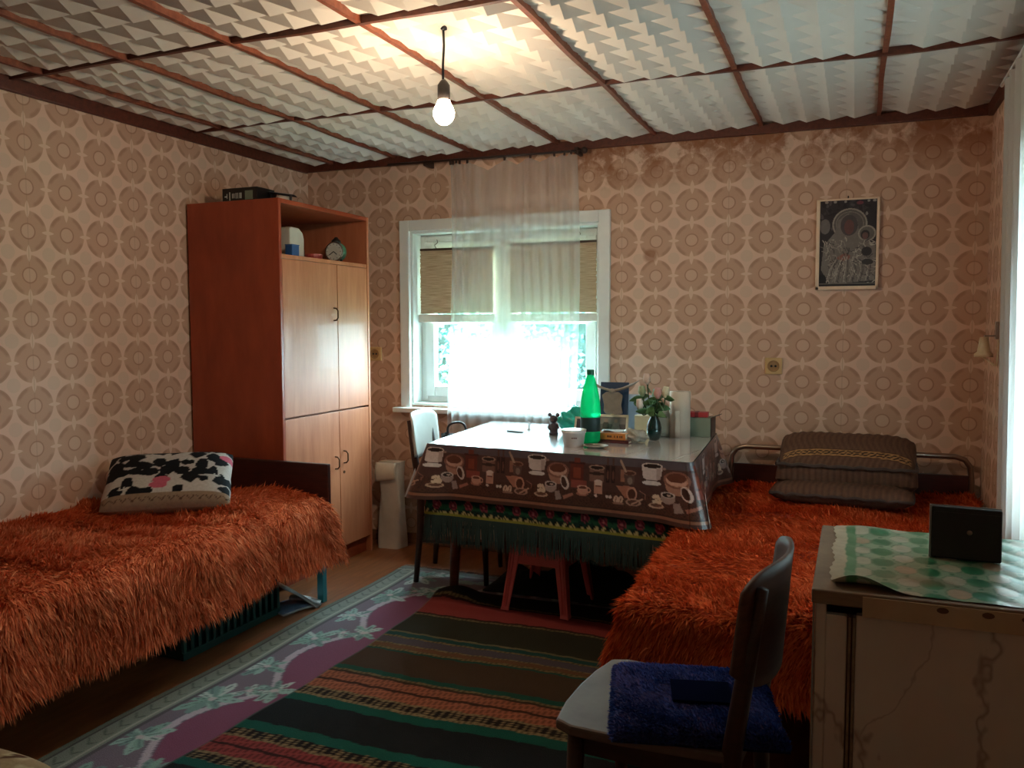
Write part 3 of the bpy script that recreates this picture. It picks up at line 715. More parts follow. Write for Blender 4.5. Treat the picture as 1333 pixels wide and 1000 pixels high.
# grid faces: make normals point out
a_, b_, c_, d_ = (X[F[:, k]] for k in range(4)); nz = np.cross(c_-a_, d_-b_)[:, 2].sum()
if nz < 0: F = F[:, ::-1]
fbR = thing('fur_blanket', 'shaggy orange fur blanket spread over the bed along the right wall', 'blanket', (0, 0, 0), 0, 'orange fur blankets')
ob = fast_mesh('backing', X, F, m_furbase, fbR); q = ob.modifiers.new('thick', 'SOLIDIFY'); q.thickness = .01; q.offset = 0
def combR(p, N):
    side = np.clip((.47-p[:, 2])/.06, 0, 1)[:, None]
    return np.array([-.45, -.6, 0])*(1-side)*.9+np.array([-.1, -.15, -1.0])*side
fur(fbR, X, F, 150000, .042, combR, 8, (200, 68, 32), (252, 130, 74), .28, mod=lambda q: np.column_stack([np.minimum(q[:, 0], 3.54), q[:, 1], q[:, 2]]))
# two stacked dark cushions
m_cush = plain('dark_plush', (66, 50, 44), .8, var=.35, nscale=22, bumpv=.3)
def dark_cushion(name, label, loc, w, d, th, band, rz=0.0):
    t = thing(name, label, 'cushion', loc, rz, 'dark cushions stacked on the right bed')
    V, F, a, b = pillow(w, d, th, 70, 5.0)
    z = V[:, 2]; aa = np.concatenate([a, a]); bb = np.concatenate([b, b])
    V = V.copy(); ruff = .0022*np.sin(aa*46)*np.clip(np.abs(bb), 0, 1); V[:, 2] += ruff*np.sign(z)*np.clip(np.abs(z)*40, 0, 1); V[:, 1] += .003*np.sin(aa*46+1)*np.abs(bb)**3
    P = Canvas(a*w/2, b*d/2, (100, 70, 54))
    st = np.sin(a*w/2*260+3*np.sin(b*5))*.5+.5; P.c *= (.8+.45*st)[:, None]
    if band:
        bm = np.abs(b+.42-.10*(1-a*a)) < .17; bm &= np.abs(a) < .9
        P.put(bm, (176, 130, 84))
        yy = (b+.42-.10*(1-a*a))/.17
        for ph in (0, PI): P.put(bm & (np.abs(yy-.45*np.sin(a*40+ph)) < .16), (40, 26, 22))
        P.put(bm & (np.abs(np.abs(yy)-.93) < .09), (70, 40, 26))
    cols = np.concatenate([P.c, P.c*0+np.array(lin((78, 54, 42)))])
    o = fast_mesh('cover', V, F, vcol('plush_print', .85, .2, 70), t, cols=cols); o.location = (0, 0, th/2)
    hem = MB(); L = [(a0, b0) for a0, b0 in [(-1, -1), (1, -1), (1, 1), (-1, 1)]]
    pts = []
    for (ax, ay), (bx_, by) in zip(L, L[1:]+L[:1]):
        for k in range(18): q = k/18; pts.append(((ax+(bx_-ax)*q)*w/2*.96, (ay+(by-ay)*q)*d/2*.96, th/2+.004*math.sin(k*2.4)))
    hem.tube(pts+[pts[0]], .008, 6, cap=False).build('piping', m_cush, t, smooth=True)
    return t
dark_cushion('cushion', 'flat dark cushion lowest of the stack below the chrome rail', (2.985, -.36, .492), .57, .42, .10, False, math.radians(-3))
tp = dark_cushion('cushion', 'dark plush cushion with braided tan band topmost of the stack', (2.995, -.315, .575), .57, .34, .16, True, math.radians(-1))
tp.children[0].rotation_euler = (math.radians(24), 0, 0)

# ------------------------------------------------------------------ rugs
def paint_rug(x, y):
    P = Canvas(x, y, (134, 78, 110))
    nodes = [-.78-.58*k for k in range(7)]
    P.rect(.8, 1.22, -5, 0, (126, 112, 128))
    # plum field bounded by ribbon arcs
    for yn in nodes:
        t = np.clip((yn-y)/.58, 0, 1); xb = 1.21-.13*np.sin(PI*t)
        P.put((y <= yn) & (y > yn-.58) & (x > xb), (134, 74, 106))
        P.put((y <= yn) & (y > yn-.58) & (np.abs(x-xb) < .016), (196, 184, 200)); P.put((y <= yn) & (y > yn-.58) & (np.abs(np.abs(x-xb)-.018) < .003), (112, 108, 124))
    P.put((y > nodes[0]) & (x > 1.0) & (x < 2.6), (130, 122, 134))
    rg = random.Random(2)
    for yn in nodes+[nodes[0]+.3]:
        for cx, cy, s, n in ((1.21, yn, .085, 11), (1.06, yn-.13, .105, 12), (1.05, yn-.42, .09, 10), (1.13, yn-.03, .06, 7)):
            for k in range(n):
                a = 2*PI*k/n+rg.uniform(-.3, .3); r = s*rg.uniform(.5, 1); col = rg.choice([(160, 196, 190), (140, 180, 170), (196, 212, 210), (126, 160, 156)])
                P.ell(cx+r*.55*math.cos(a), cy+r*.75*math.sin(a), r*.55, r*.2, col, math.atan2(math.sin(a)*1.2, math.cos(a)))
                P.line([(cx, cy), (cx+r*.9*math.cos(a), cy+r*1.1*math.sin(a))], .004, (92, 112, 116))
            P.ell(cx, cy, .014, .014, (206, 196, 200))
    for k in range(14):
        q = 1.3+k*.09; P.ell(q, -.60+.02*math.sin(k*2), .05, .03, (150, 186, 180), .4*k); P.ell(q+.03, -.68, .03, .015, (190, 196, 200), k)
    # border
    P.rect(.8, .985, -5, 0, (138, 148, 140)); P.rect(.985, 1.0, -5, 0, (92, 88, 96)); P.rect(.962, .972, -5, 0, (178, 182, 172)); P.rect(.80, .895, -5, 0, (112, 118, 108)); P.rect(.895, .903, -5, 0, (84, 84, 84))
    for k in range(60):
        yy = -.5-k*.06; P.line([(.91, yy), (.94, yy-.03), (.955, yy-.01)], .006, (94, 106, 100))
    P.rect(.8, 3, -.50, 0, (120, 124, 120)); P.rect(.8, 3, -.52, -.51, (178, 182, 172))
    return P.c
nu, nv = 190, 520; u, v, F = gridnp(nu, nv)
x = .875+u**1.6*1.75; y = -4.0+v*3.54
rug = thing('floor_rug', 'faded mauve floor rug with pale green scrolling leaves and border', 'rug', (0, 0, 0))
V = np.stack([x+.006*np.sin(y*6), y, .006+.001*np.sin(x*11+y*7)], 1)
rb = fast_mesh('pile', V, F, vcol('rug_pile', .75, .35, 240, rel=.5), rug, cols=paint_rug(x, y)); q = rb.modifiers.new('thick', 'SOLIDIFY'); q.thickness = .006; q.offset = 0
fg = MB(); rg = random.Random(3)
for k in range(170):
    xx = .88+k*.0095; fg.tube([(xx, -.462, .006), (xx+rg.uniform(-.01, .01), -.44, .005), (xx+rg.uniform(-.02, .02), -.415-rg.random()*.01, .004)], .0022, 4)
tag(fg.build('fringe', plain('rug_fringe', (134, 112, 100), .9), rug, fix=False), kind='stuff')
bands = [(-.80, (34, 28, 30)), (-.885, (40, 40, 36)), (-.90, (124, 104, 70)), (-.915, (60, 34, 30)), (-1.07, (150, 62, 58)), (-1.085, (60, 34, 30)), (-1.10, (120, 106, 72)), (-1.31, (52, 50, 38)), (-1.325, (112, 102, 70)), (-1.36, (34, 74, 70)), (-1.375, (124, 108, 72)), (-1.43, (84, 74, 82)), (-1.44, (128, 112, 78)), (-1.47, (112, 76, 50)), (-1.485, (124, 108, 70)), (-1.50, (36, 78, 66)), (-1.68, (76, 58, 44)), (-1.715, (30, 82, 70)), (-1.73, (126, 110, 76)), (-1.745, (70, 50, 38)), (-1.80, (172, 104, 78)), (-1.815, (70, 44, 36)), (-1.87, (178, 108, 82)), (-1.88, (150, 130, 96)), (-1.92, (38, 30, 30)), (-1.935, (150, 130, 96)), (-1.985, (26, 92, 80)), (-2.16, (34, 38, 42)), (-2.21, (28, 96, 84)), (-2.25, (36, 28, 30)), (-2.26, (150, 132, 98)), (-2.30, (160, 72, 72)), (-2.312, (64, 36, 36)), (-2.36, (160, 72, 72)), (-2.37, (150, 132, 98)), (-2.41, (36, 28, 30)), (-2.45, (28, 92, 84)), (-2.66, (34, 38, 42)), (-2.70, (28, 92, 80)), (-2.74, (140, 120, 88)), (-2.84, (172, 104, 78)), (-2.88, (38, 30, 30)), (-3.1, (66, 54, 42)), (-3.2, (150, 62, 58)), (-3.5, (40, 42, 40)), (-4.2, (60, 50, 40))]
nu, nv = 150, 640; u, v, F = gridnp(nu, nv); yb = -.74-v*3.0; xk = 1.27+u*1.42
wv = .010*np.sin(xk*7+yb*2)*np.clip((xk-1.3)*2, 0, 1)+.0025*np.sin(xk*60)
yv = yb+wv; edges = np.array([-b_[0] for b_ in bands]); idx = np.clip(np.searchsorted(edges, -yv), 0, len(bands)-1)
kc = np.array([lin(b_[1]) for b_ in bands])[idx]
dot = (np.sin(xk*420) > .1)
dk = np.isin(idx, [i for i, b_ in enumerate(bands) if b_[1] in ((38, 30, 30), (36, 28, 30))]); kc[dk & dot & (np.sin(yv*500) > -.3)] = lin((150, 130, 96))
yl = np.isin(idx, [i for i, b_ in enumerate(bands) if sum(b_[1]) > 290 and b_[1][0] > b_[1][2]+40]); kc[yl & (np.sin(xk*300+yv*90) > .35)] *= .45
edge_w = np.clip(1-(xk-1.27)/.07, 0, 1)*(np.sin(xk*700) > 0); kc = kc*(1-.45*edge_w[:, None])+np.array(lin((150, 160, 160)))*(.45*edge_w[:, None])
bunch = np.exp(-((xk-1.36)/.12)**2-((yb+.84)/.07)**2)
zk = .018+.0025*np.sin(yb*16+xk*3)+.055*bunch+.012*np.exp(-((xk-1.5)/.2)**2-((yb+.97)/.03)**2)
xk2 = xk-.03*np.sin((yb+.8)*2.2)*np.clip(1-u*2, 0, 1)+.03*np.exp(-((yb+.8)/.05)**2)*(1-u)
kil = thing('kilim_rug', 'dark striped woven kilim in green, red and brown on the floor', 'rug', (0, 0, 0))
kb = fast_mesh('weave', np.stack([xk2, yb, zk], 1), F[:, ::-1], vcol('kilim_weave', .92, .15, 320, rel=.8), kil, cols=kc)
q = kb.modifiers.new('thick', 'SOLIDIFY'); q.thickness = .005; q.offset = -1

# ------------------------------------------------------------------ table with cloths
TZ = .738
m_leg = wood('table_leg', (92, 50, 30), (136, 80, 50), .4)
tb = thing('dining_table', 'wooden dining table under layered cloths in front of the window', 'table', (1.875, -.64, 0))
q4 = [Vector((1.335, -1.05)), Vector((2.480, -1.155)), Vector((2.43, -.25)), Vector((1.262, -.178))]
ql = [(p.x-1.875, p.y+.64) for p in q4]
MB().prism(ql, 'z', TZ-.028, TZ).build('top', m_leg, tb, bev=.004)
ap = MB(); ins = [(p[0]*.86, p[1]*.80) for p in ql]
for (ax, ay), (bx_, by) in zip(ins, ins[1:]+ins[:1]):
    d = Vector((bx_-ax, by-ay)).normalized(); n_ = Vector((-d.y, d.x))*.011
    ap.prism([(ax+n_.x, ay+n_.y), (bx_+n_.x, by+n_.y), (bx_-n_.x, by-n_.y), (ax-n_.x, ay-n_.y)], 'z', TZ-.115, TZ-.028)
ap.build('apron', m_leg, tb)
for (ax, ay), (fx, fy) in zip(ins, ((-.535, -.175), (.50, -.34), (.47, .30), (-.47, .34))):
    MB().tube([(fx, fy, 0), (ax*.95, ay*.92, TZ-.03)], [.019, .032], 14).build('leg', m_leg, tb, smooth=True)
def perim(q, r=.02, step=.003):
    """rounded outline of a quad: list of (point, outward normal, cornerness, arc)"""
    out = []; n = len(q); s = 0
    for i in range(n):
        A, B, C_ = q[i-1], q[i], q[(i+1) % n]; d0 = (B-A).normalized(); d1 = (C_-B).normalized()
        n0, n1 = Vector((d0.y, -d0.x)), Vector((d1.y, -d1.x)); ctr = B-d0*r+d1*r
        a0 = math.atan2(n0.y, n0.x); a1 = math.atan2(n1.y, n1.x)
        while a1 < a0: a1 += 2*PI
        m_ = 26
        for k in range(m_+1):
            a = a0+(a1-a0)*k/m_; nn = Vector((math.cos(a), math.sin(a))); out.append((ctr+nn*r, nn, math.sin(PI*k/m_), i))
        P0, P1 = B+d1*r, C_-(C_-B).normalized()*r; L = (P1-P0).length; m2 = int(L/step)
        for k in range(1, m2): out.append((P0.lerp(P1, k/m2), n1, 0.0, i))
    return out
def cloth_drop(q, drop, flare_c, flare, r, step, nd, ripple, z0, cornerlen=0.0, seed=0):
    pr = perim(q, r, step); n = len(pr); rg = random.Random(seed); ph = rg.uniform(0, 6)
    # smooth cornerness so that the ear opens gently
    cn = np.array([p[2] for p in pr]); pos = np.array([[p[0].x, p[0].y] for p in pr]); nr = np.array([[p[1].x, p[1].y] for p in pr])
    corners = np.array([[c_.x, c_.y] for c_ in q]); dist = np.min(np.linalg.norm(pos[:, None]-corners[None], axis=2), axis=1)
    ear = np.exp(-(dist/.075)**2)
    arc = np.concatenate([[0], np.cumsum(np.linalg.norm(np.diff(pos, axis=0), axis=1)+.0009*(cn[1:] > 0))])
    V = []; U = []; D = []
    cdir = pos-np.array(pos.mean(0)); 
    near = corners[np.argmin(np.linalg.norm(pos[:, None]-corners[None], axis=2), axis=1)]; cd = near-pos.mean(0); cd /= np.linalg.norm(cd, axis=1)[:, None]
    for j in range(nd+1):
        d = drop*j/nd
        outw = flare*d+flare_c*ear*d+ripple*np.sin(arc*19+ph)*(d/drop)**1.3
        dirn = nr*(1-ear[:, None]*.6)+cd*ear[:, None]*.6
        p = pos+dirn*(outw[:, None]+.004)
        z = z0-np.sqrt(np.maximum(d*d*(1+cornerlen*ear)-(outw*.75)**2, d*d*.25))
        V.append(np.column_stack([p, z])); U.append(arc); D.append(np.full(n, d))
    V = np.concatenate(V); F = []
    idx = np.arange(n); nx = (idx+1) % n
    for j in range(nd): F.append(np.stack([j*n+idx, (j+1)*n+idx, (j+1)*n+nx, j*n+nx], 1))
    return V, np.concatenate(F), np.concatenate(U), np.concatenate(D), n, pos
# under cloth: green, roses, fringe
qq = [p.copy() for p in q4]
V, F, U, D, n, pos = cloth_drop(qq, .295, .05, .0, .03, .006, 40, .003, TZ+.003, .0, 3)
V[:, 2] = np.where(V[:, 0] > 2.395, np.maximum(V[:, 2], .515), V[:, 2])
P = Canvas(U, D, (26, 52, 46)); rg = random.Random(9)
for k in range(70):
    x_ = k*.075+.02; y_ = .243+rg.uniform(-.008, .008)
    for dx in (-.028, .024): P.ell(x_+dx, y_+.008, .016, .010, (36, 84, 58), rg.uniform(-1, 1))
    P.ell(x_, y_, .019, .019, (150, 62, 74)); P.ring(x_, y_, .011, .011, .003, (96, 34, 48)); P.ell(x_, y_, .005, .005, (188, 110, 110))
P.put(D > .276+.006*np.sin(U*190), (196, 176, 120)); P.put(D > .287, (150, 146, 62))
P.put((D > .266) & (D < .282) & (np.sin(U*230+D*200) > .55), (30, 26, 24))
uc = thing('fringed_tablecloth', 'green rose-patterned cloth with long fringe below the printed tablecloth', 'tablecloth', (0, 0, 0))
fast_mesh('skirt', V, F, vcol('rose_cloth', .9, .15, 200), uc, cols=P.c)
fast_mesh('top_sheet', np.column_stack([pos, np.full(n, TZ+.003)]), np.array([list(range(n))]), plain('green_cloth', (30, 60, 52), .9), uc, smooth=False)
edge = V[-n:]; fr_v = []; fr_f = []; rg = np.random.default_rng(5); ctr = edge.mean(0)
for i3 in range(0, n*3):
    i = i3//3; fr_ = (i3 % 3)/3; e = edge[i]*(1-fr_)+edge[(i+1) % n]*fr_; t = edge[(i+1) % n]-edge[i]; t /= np.linalg.norm(t)+1e-9; L = .125*(.85+.2*rg.random()); o = rg.normal(size=3)*.003; w = .0022
    if e[0] > 2.39: L = .006; o = o*0
    b0 = len(fr_v); fr_v += [e-t*w, e+t*w, e+t*w+np.array([o[0], o[1], -L*.5]), e-t*w+np.array([o[0], o[1], -L*.5]), e+t*w*.4+np.array([o[0]*2, o[1]*2, -L]), e-t*w*.4+np.array([o[0]*2, o[1]*2, -L])]
    fr_f += [(b0, b0+1, b0+2, b0+3), (b0+3, b0+2, b0+4, b0+5)]
fast_mesh('fringe', fr_v, fr_f, plain('green_fringe', (40, 60, 56), .9), uc, smooth=False, stuff=True)
# printed oilcloth
V, F, U, D, n, pos = cloth_drop([p.copy() for p in q4], .228, .34, .06, .022, .0028, 84, .003, TZ+.010, .1, 4)
P = Canvas(U, D, (84, 54, 50))
beans = (np.sin(U*720+3*np.sin(D*400))*np.sin(D*690+2*np.sin(U*300)) > .15); P.put((D > .135) & beans, (62, 36, 32)); P.put((D > .135) & ~beans, (88, 54, 44))
P.put(D < .03, (92, 82, 88))
PER = .475; W_, B_, K_ = (216, 196, 190), (120, 74, 58), (40, 22, 20)
tot = U.max()
for m_ in range(-1, int(tot/PER)+2):
    o = m_*PER+.085
    # dark red grinder, jar, bottles, metal pot behind
    P.rect(o+.145, o+.20, .03, .105, (104, 44, 36)); P.rect(o+.138, o+.207, .028, .036, (70, 28, 24)); P.rect(o+.16, o+.185, .012, .03, (120, 52, 40)); P.rect(o+.158, o+.188, .05, .09, (138, 66, 46)); P.rect(o+.15, o+.215, .10, .128, (146, 72, 62))
    P.rect(o+.225, o+.285, .05, .10, (128, 92, 80)); P.ell(o+.255, .045, .033, .010, (172, 140, 124)); P.ell(o+.255, .045, .026, .007, K_); P.ell(o+.255, .068, .033, .006, (60, 36, 32))
    for q_ in (.300, .322): P.rect(o+q_-.008, o+q_+.008, .03, .10, (48, 26, 26)); P.rect(o+q_-.004, o+q_+.004, .005, .035, (92, 60, 52)); P.ell(o+q_, .07, .004, .02, (110, 72, 62))
    P.rect(o+.352, o+.375, .045, .09, (150, 104, 84)); P.poly([(o+.365, .055), (o+.410, .055), (o+.405, .10), (o+.370, .10)], (96, 72, 66)); P.ell(o+.388, .055, .026, .010, (150, 110, 92)); P.ell(o+.388, .056, .020, .007, (90, 52, 40)); P.line([(o+.352, .012), (o+.372, .050)], .009, (178, 148, 130)); P.ell(o+.39, .085, .010, .014, (134, 116, 108))
    # enamel pot
    P.poly([(o-.041, .022), (o+.041, .022), (o+.034, .066), (o-.034, .066)], W_); P.ell(o, .064, .034, .012, W_); P.ell(o, .086, .036, .009, (220, 208, 204)); P.ell(o, .022, .040, .011, (224, 208, 200)); P.ell(o, .023, .035, .008, K_); P.put((np.abs(U-o) < .034) & (D > .032) & (D < .072) & (U-o > .018), (176, 152, 146), .7)
    P.ell(o+.045, .03, .008, .005, (160, 130, 120))
    # open sack
    P.ell(o+.092, .085, .040, .036, (176, 128, 110)); P.ell(o+.092, .062, .044, .025, (204, 158, 140)); P.ell(o+.090, .059, .034, .017, (104, 58, 44)); P.ring(o+.092, .066, .043, .027, .003, (140, 94, 80))
    # tipped cup
    P.ell(o+.122, .112, .017, .029, W_, -.35); P.ell(o+.119, .112, .011, .022, (74, 44, 38), -.35)
    # small pot with cream
    P.ell(o+.062, .134, .026, .022, (170, 148, 142)); P.ell(o+.062, .123, .026, .011, (206, 190, 184)); P.ell(o+.062, .124, .020, .008, K_); P.ell(o+.066, .124, .008, .004, (190, 170, 160))
    for q_ in range(9): P.ell(o+.022+.012*math.sin(q_*2.4), .145+.012*math.cos(q_*1.9), .008, .006, (222, 196, 170), q_)
    P.ell(o+.020, .168, .030, .010, (198, 166, 144)); P.ell(o+.020, .166, .022, .006, (110, 74, 60))
    P.poly([(o+.080, .150), (o+.10, .146), (o+.112, .178), (o+.086, .184)], (160, 140, 136)); P.poly([(o+.115, .165), (o+.155, .150), (o+.162, .158), (o+.12, .178)], (172, 116, 100))
    # cup and saucer, glass, mints
    P.ell(o+.198, .150, .026, .009, (168, 112, 96)); P.ell(o+.198, .136, .022, .018, (204, 150, 130)); P.ell(o+.198, .126, .022, .009, (222, 178, 160)); P.ell(o+.198, .127, .017, .006, (110, 60, 46)); P.ring(o+.222, .135, .008, .008, .0025, (204, 150, 130))
    P.rect(o+.246, o+.278, .098, .146, (198, 146, 128)); P.ell(o+.262, .098, .016, .007, (226, 206, 198)); P.rect(o+.249, o+.275, .100, .112, (224, 200, 190)); P.rect(o+.250, o+.274, .113, .118, (120, 70, 56))
    for q_ in (.245, .292, .305): P.poly([(o+q_, .150), (o+q_+.010, .146), (o+q_+.014, .156), (o+q_+.003, .160)], (226, 206, 196))
    for q_ in (.335, .354): P.ell(o+q_, .160, .010, .015, (214, 180, 160), .3); P.ell(o+q_, .160, .002, .012, (120, 76, 60), .3)
    P.ell(o+.345, .174, .024, .005, (160, 120, 104))
    # lying sack, scoop
    P.poly([(o+.335, .108), (o+.385, .104), (o+.412, .122), (o+.402, .150), (o+.372, .152)], (172, 112, 92)); P.ell(o+.398, .134, .016, .022, (88, 48, 38), .5); P.ring(o+.398, .134, .018, .024, .003, (196, 140, 120))
    P.ell(o+.405, .165, .026, .012, (96, 60, 48), -.4); P.ring(o+.405, .165, .026, .012, .002, (176, 140, 124)); P.line([(o+.40, .172), (o+.44, .150)], .006, (190, 150, 130))
    P.line([(o+.43, .120), (o+.452, .132), (o+.45, .150)], .003, (150, 104, 88)); P.line([(o+.215, .152), (o+.235, .166), (o+.25, .158)], .003, (40, 22, 20))
P.put(D > .203, (150, 104, 82)); P.put(D > .212, (78, 50, 44)); P.put((D > .198) & (D < .203), (60, 34, 30))
m_oil = vcol('oilcloth_print', .3, .5, 0, coat=.3)
oc = thing('tablecloth', 'glossy oilcloth with brown coffee pot and cup print on the table', 'tablecloth', (0, 0, 0))
sk = fast_mesh('skirt', V, F, m_oil, oc, cols=P.c)
def oil_top():
    m, nt, b = new_mat('oilcloth_top'); v, (x, y, z) = objco(nt)
    nz = noise(nt, v, 3, 3); g1 = ((x*1.0-y*.16-.02)/.205); ln = ((g1).fract()-.5).abs().inside(.014, 120)
    c = mix(nt, nz, (176, 164, 160), (206, 198, 196)); c = mix(nt, ln*.5, c, (232, 226, 220))
    nt.links.new(c, b.inputs['Base Color']); b.inputs['Roughness'].default_value = .2; b.inputs['Specular IOR Level'].default_value = .8
    b.inputs['Coat Weight'].default_value = .9; b.inputs['Coat Roughness'].default_value = .12
    bump(nt, b, noise(nt, v, 6, 2), .05, .02); return m
fast_mesh('top_sheet', np.column_stack([pos*1.0, np.full(n, TZ+.0105)]), np.array([list(range(n))]), oil_top(), oc, smooth=False)
corn = [np.argmin(np.linalg.norm(pos-np.array([c_.x, c_.y]), axis=1)) for c_ in q4[:2]]
for i_, sg in zip(corn, (-1, 1)):
    a_ = V[84*n+(i_+sg*4) % n]; b_ = V[40*n+(i_+sg*10) % n]; c_ = V[84*n+(i_+sg*26) % n]; out = np.array([sg*.006, -.004, 0])
    MB().add([tuple(a_+out), tuple(b_+out+np.array([sg*.004, 0, 0])), tuple(c_+out*.3)], [(0, 1, 2)]).build('curled_corner', plain('white_backing', (222, 220, 220), .6), oc, solid=.001)
TT = TZ+.0108

# ------------------------------------------------------------------ chairs
def chair(label, loc, rz, m_back, m_frame, m_seat, seat_h=.45, back=.80, sw=.19):
    t = thing('wooden_chair', label, 'chair', loc, rz, 'old wooden chairs')
    prof = [(-.17, -sw*.86), (.05, -sw*.98), (.15, -sw*.99), (.188, -sw*.90), (.202, -sw*.45), (.205, 0), (.202, sw*.45), (.188, sw*.90), (.15, sw*.99), (.05, sw*.98), (-.17, sw*.86)]
    MB().prism(prof, 'z', seat_h-.022, seat_h).build('seat', m_seat, t, bev=.006)
    ap = MB()
    ap.box(-.15, .15, -sw*.80, -sw*.80+.018, seat_h-.07, seat_h-.022); ap.box(-.15, .15, sw*.80-.018, sw*.80, seat_h-.07, seat_h-.022); ap.box(.145, .163, -sw*.8, sw*.8, seat_h-.07, seat_h-.022); ap.box(-.16, -.142, -sw*.8, sw*.8, seat_h-.07, seat_h-.022)
    ap.build('apron', m_frame, t)
    for s in (-1, 1):
        MB().tube([(.165, s*sw*.86, 0), (.15, s*sw*.78, seat_h-.022)], [.012, .019], 12).build('leg', m_frame, t, smooth=True)
        MB().tube([(-.185, s*sw*.86, 0), (-.165, s*sw*.80, .25), (-.16, s*sw*.80, seat_h), (-.185, s*sw*.84, .60), (-.212, s*sw*.86, back-.03)], [.013, .017, .019, .017, .011], 12).build('leg', m_frame, t, smooth=True)
        MB().tube([(-.17, s*sw*.82, .20), (.158, s*sw*.83, .20)], .008, 8).build('stretcher', m_frame, t, smooth=True)
        MB().tube([(-.168, s*sw*.80, .30), (-.10, s*sw*.80, seat_h-.05)], .006, 8).build('brace', m_frame, t, smooth=True)
    MB().tube([(-.174, -sw*.83, .235), (-.174, sw*.83, .235)], .008, 8).build('stretcher', m_frame, t, smooth=True)
    def bk(u, v):
        y = (u*2-1)*sw*1.06; e = abs(u*2-1); drop = .035*e**6
        z0, z1 = back-.235+.05*e**4, back-drop
        return (-.170-.018*v-.052*(1-e*e), y, z0+(z1-z0)*v)
    MB().grid(bk, 24, 10).build('backrest', m_back, t, smooth=True, solid=.010)
    bo = MB()
    for s in (-1, 1): bo.ball((-.205, s*sw*.78, back-.07), .006, 8, 6)
    bo.build('bolts', m_chrome, t, smooth=True)
    return t
m_cf = wood('chair_frame_dark', (40, 22, 16), (70, 40, 28), .4)
m_cb = plain('pale_plywood', (206, 204, 196), .4, var=.06)
m_cw = wood('brown_plywood', (64, 40, 30), (92, 60, 44), .6)
m_cs = wood('worn_seat', (84, 68, 60), (112, 94, 84), .62)
ch1 = chair('wooden chair with pale backrest tucked under the left end of the table', (1.225, -.49, .012), math.radians(11), m_cb, m_cf, m_cf, .44, .815)
ch2 = chair('brown wooden chair with blue plush seat pad beside the marbled cabinet', (2.675, -2.50, .02), math.radians(176), m_cw, m_cf, m_cs, .435, .785)
# plush seat pad
sp = thing('seat_pad', 'royal blue plush seat pad lying on the brown wooden chair', 'seat pad', (2.725, -2.505, .456), math.radians(194))
u, v, F = gridnp(40, 40); a, b = u*2-1, v*2-1
t = np.sqrt(np.clip((1-np.abs(a)**8)*(1-np.abs(b)**8), 0, 1))
X = np.stack([a*.165, b*.172, .004+t*.022], 1); 
fast_mesh('pad', np.concatenate([X, X*[1, 1, 0]]), np.concatenate([F, F[:, ::-1]+len(u)]), plain('blue_base', (24, 44, 104), .9), sp)
fur(sp, X, F, 40000, .011, lambda p, N: np.tile(np.array([.5, .1, -.1]), (len(p), 1)), 21, (20, 40, 100), (50, 86, 170), .9, .0012)
m_navy = plain('navy_patch', (10, 16, 40), 1.0, spec=.0)
MB().grid(lambda u, v: (-.075+.12*u, -.05+.10*v, .0365), 4, 4).build('patch', m_navy, sp, solid=.006)

# black bag on the tucked chair
bg_ = thing('handbag', 'black handbag with raised strap behind the table by the window', 'bag', (1.15, -.375, .455), math.radians(15))
m_lea = plain('black_leather', (26, 28, 32), .35)
V, F, a, b = pillow(.17, .24, .10, 16, 4.0)
hb = fast_mesh('body', V[:, [0, 2, 1]]*[1, 1, 1], F[:, ::-1], m_lea, bg_); hb.location = (0, 0, .13)
MB().tube(seg([(-.045, 0, .22), (-.048, 0, .275), (-.02, 0, .30), (.025, 0, .30), (.045, 0, .27), (.04, 0, .22)], 6), .006, 8).build('strap', m_lea, bg_, smooth=True)
MB().ball((-.055, 0, .245), .010, 8, 6).build('clasp', m_lea, bg_, smooth=True)

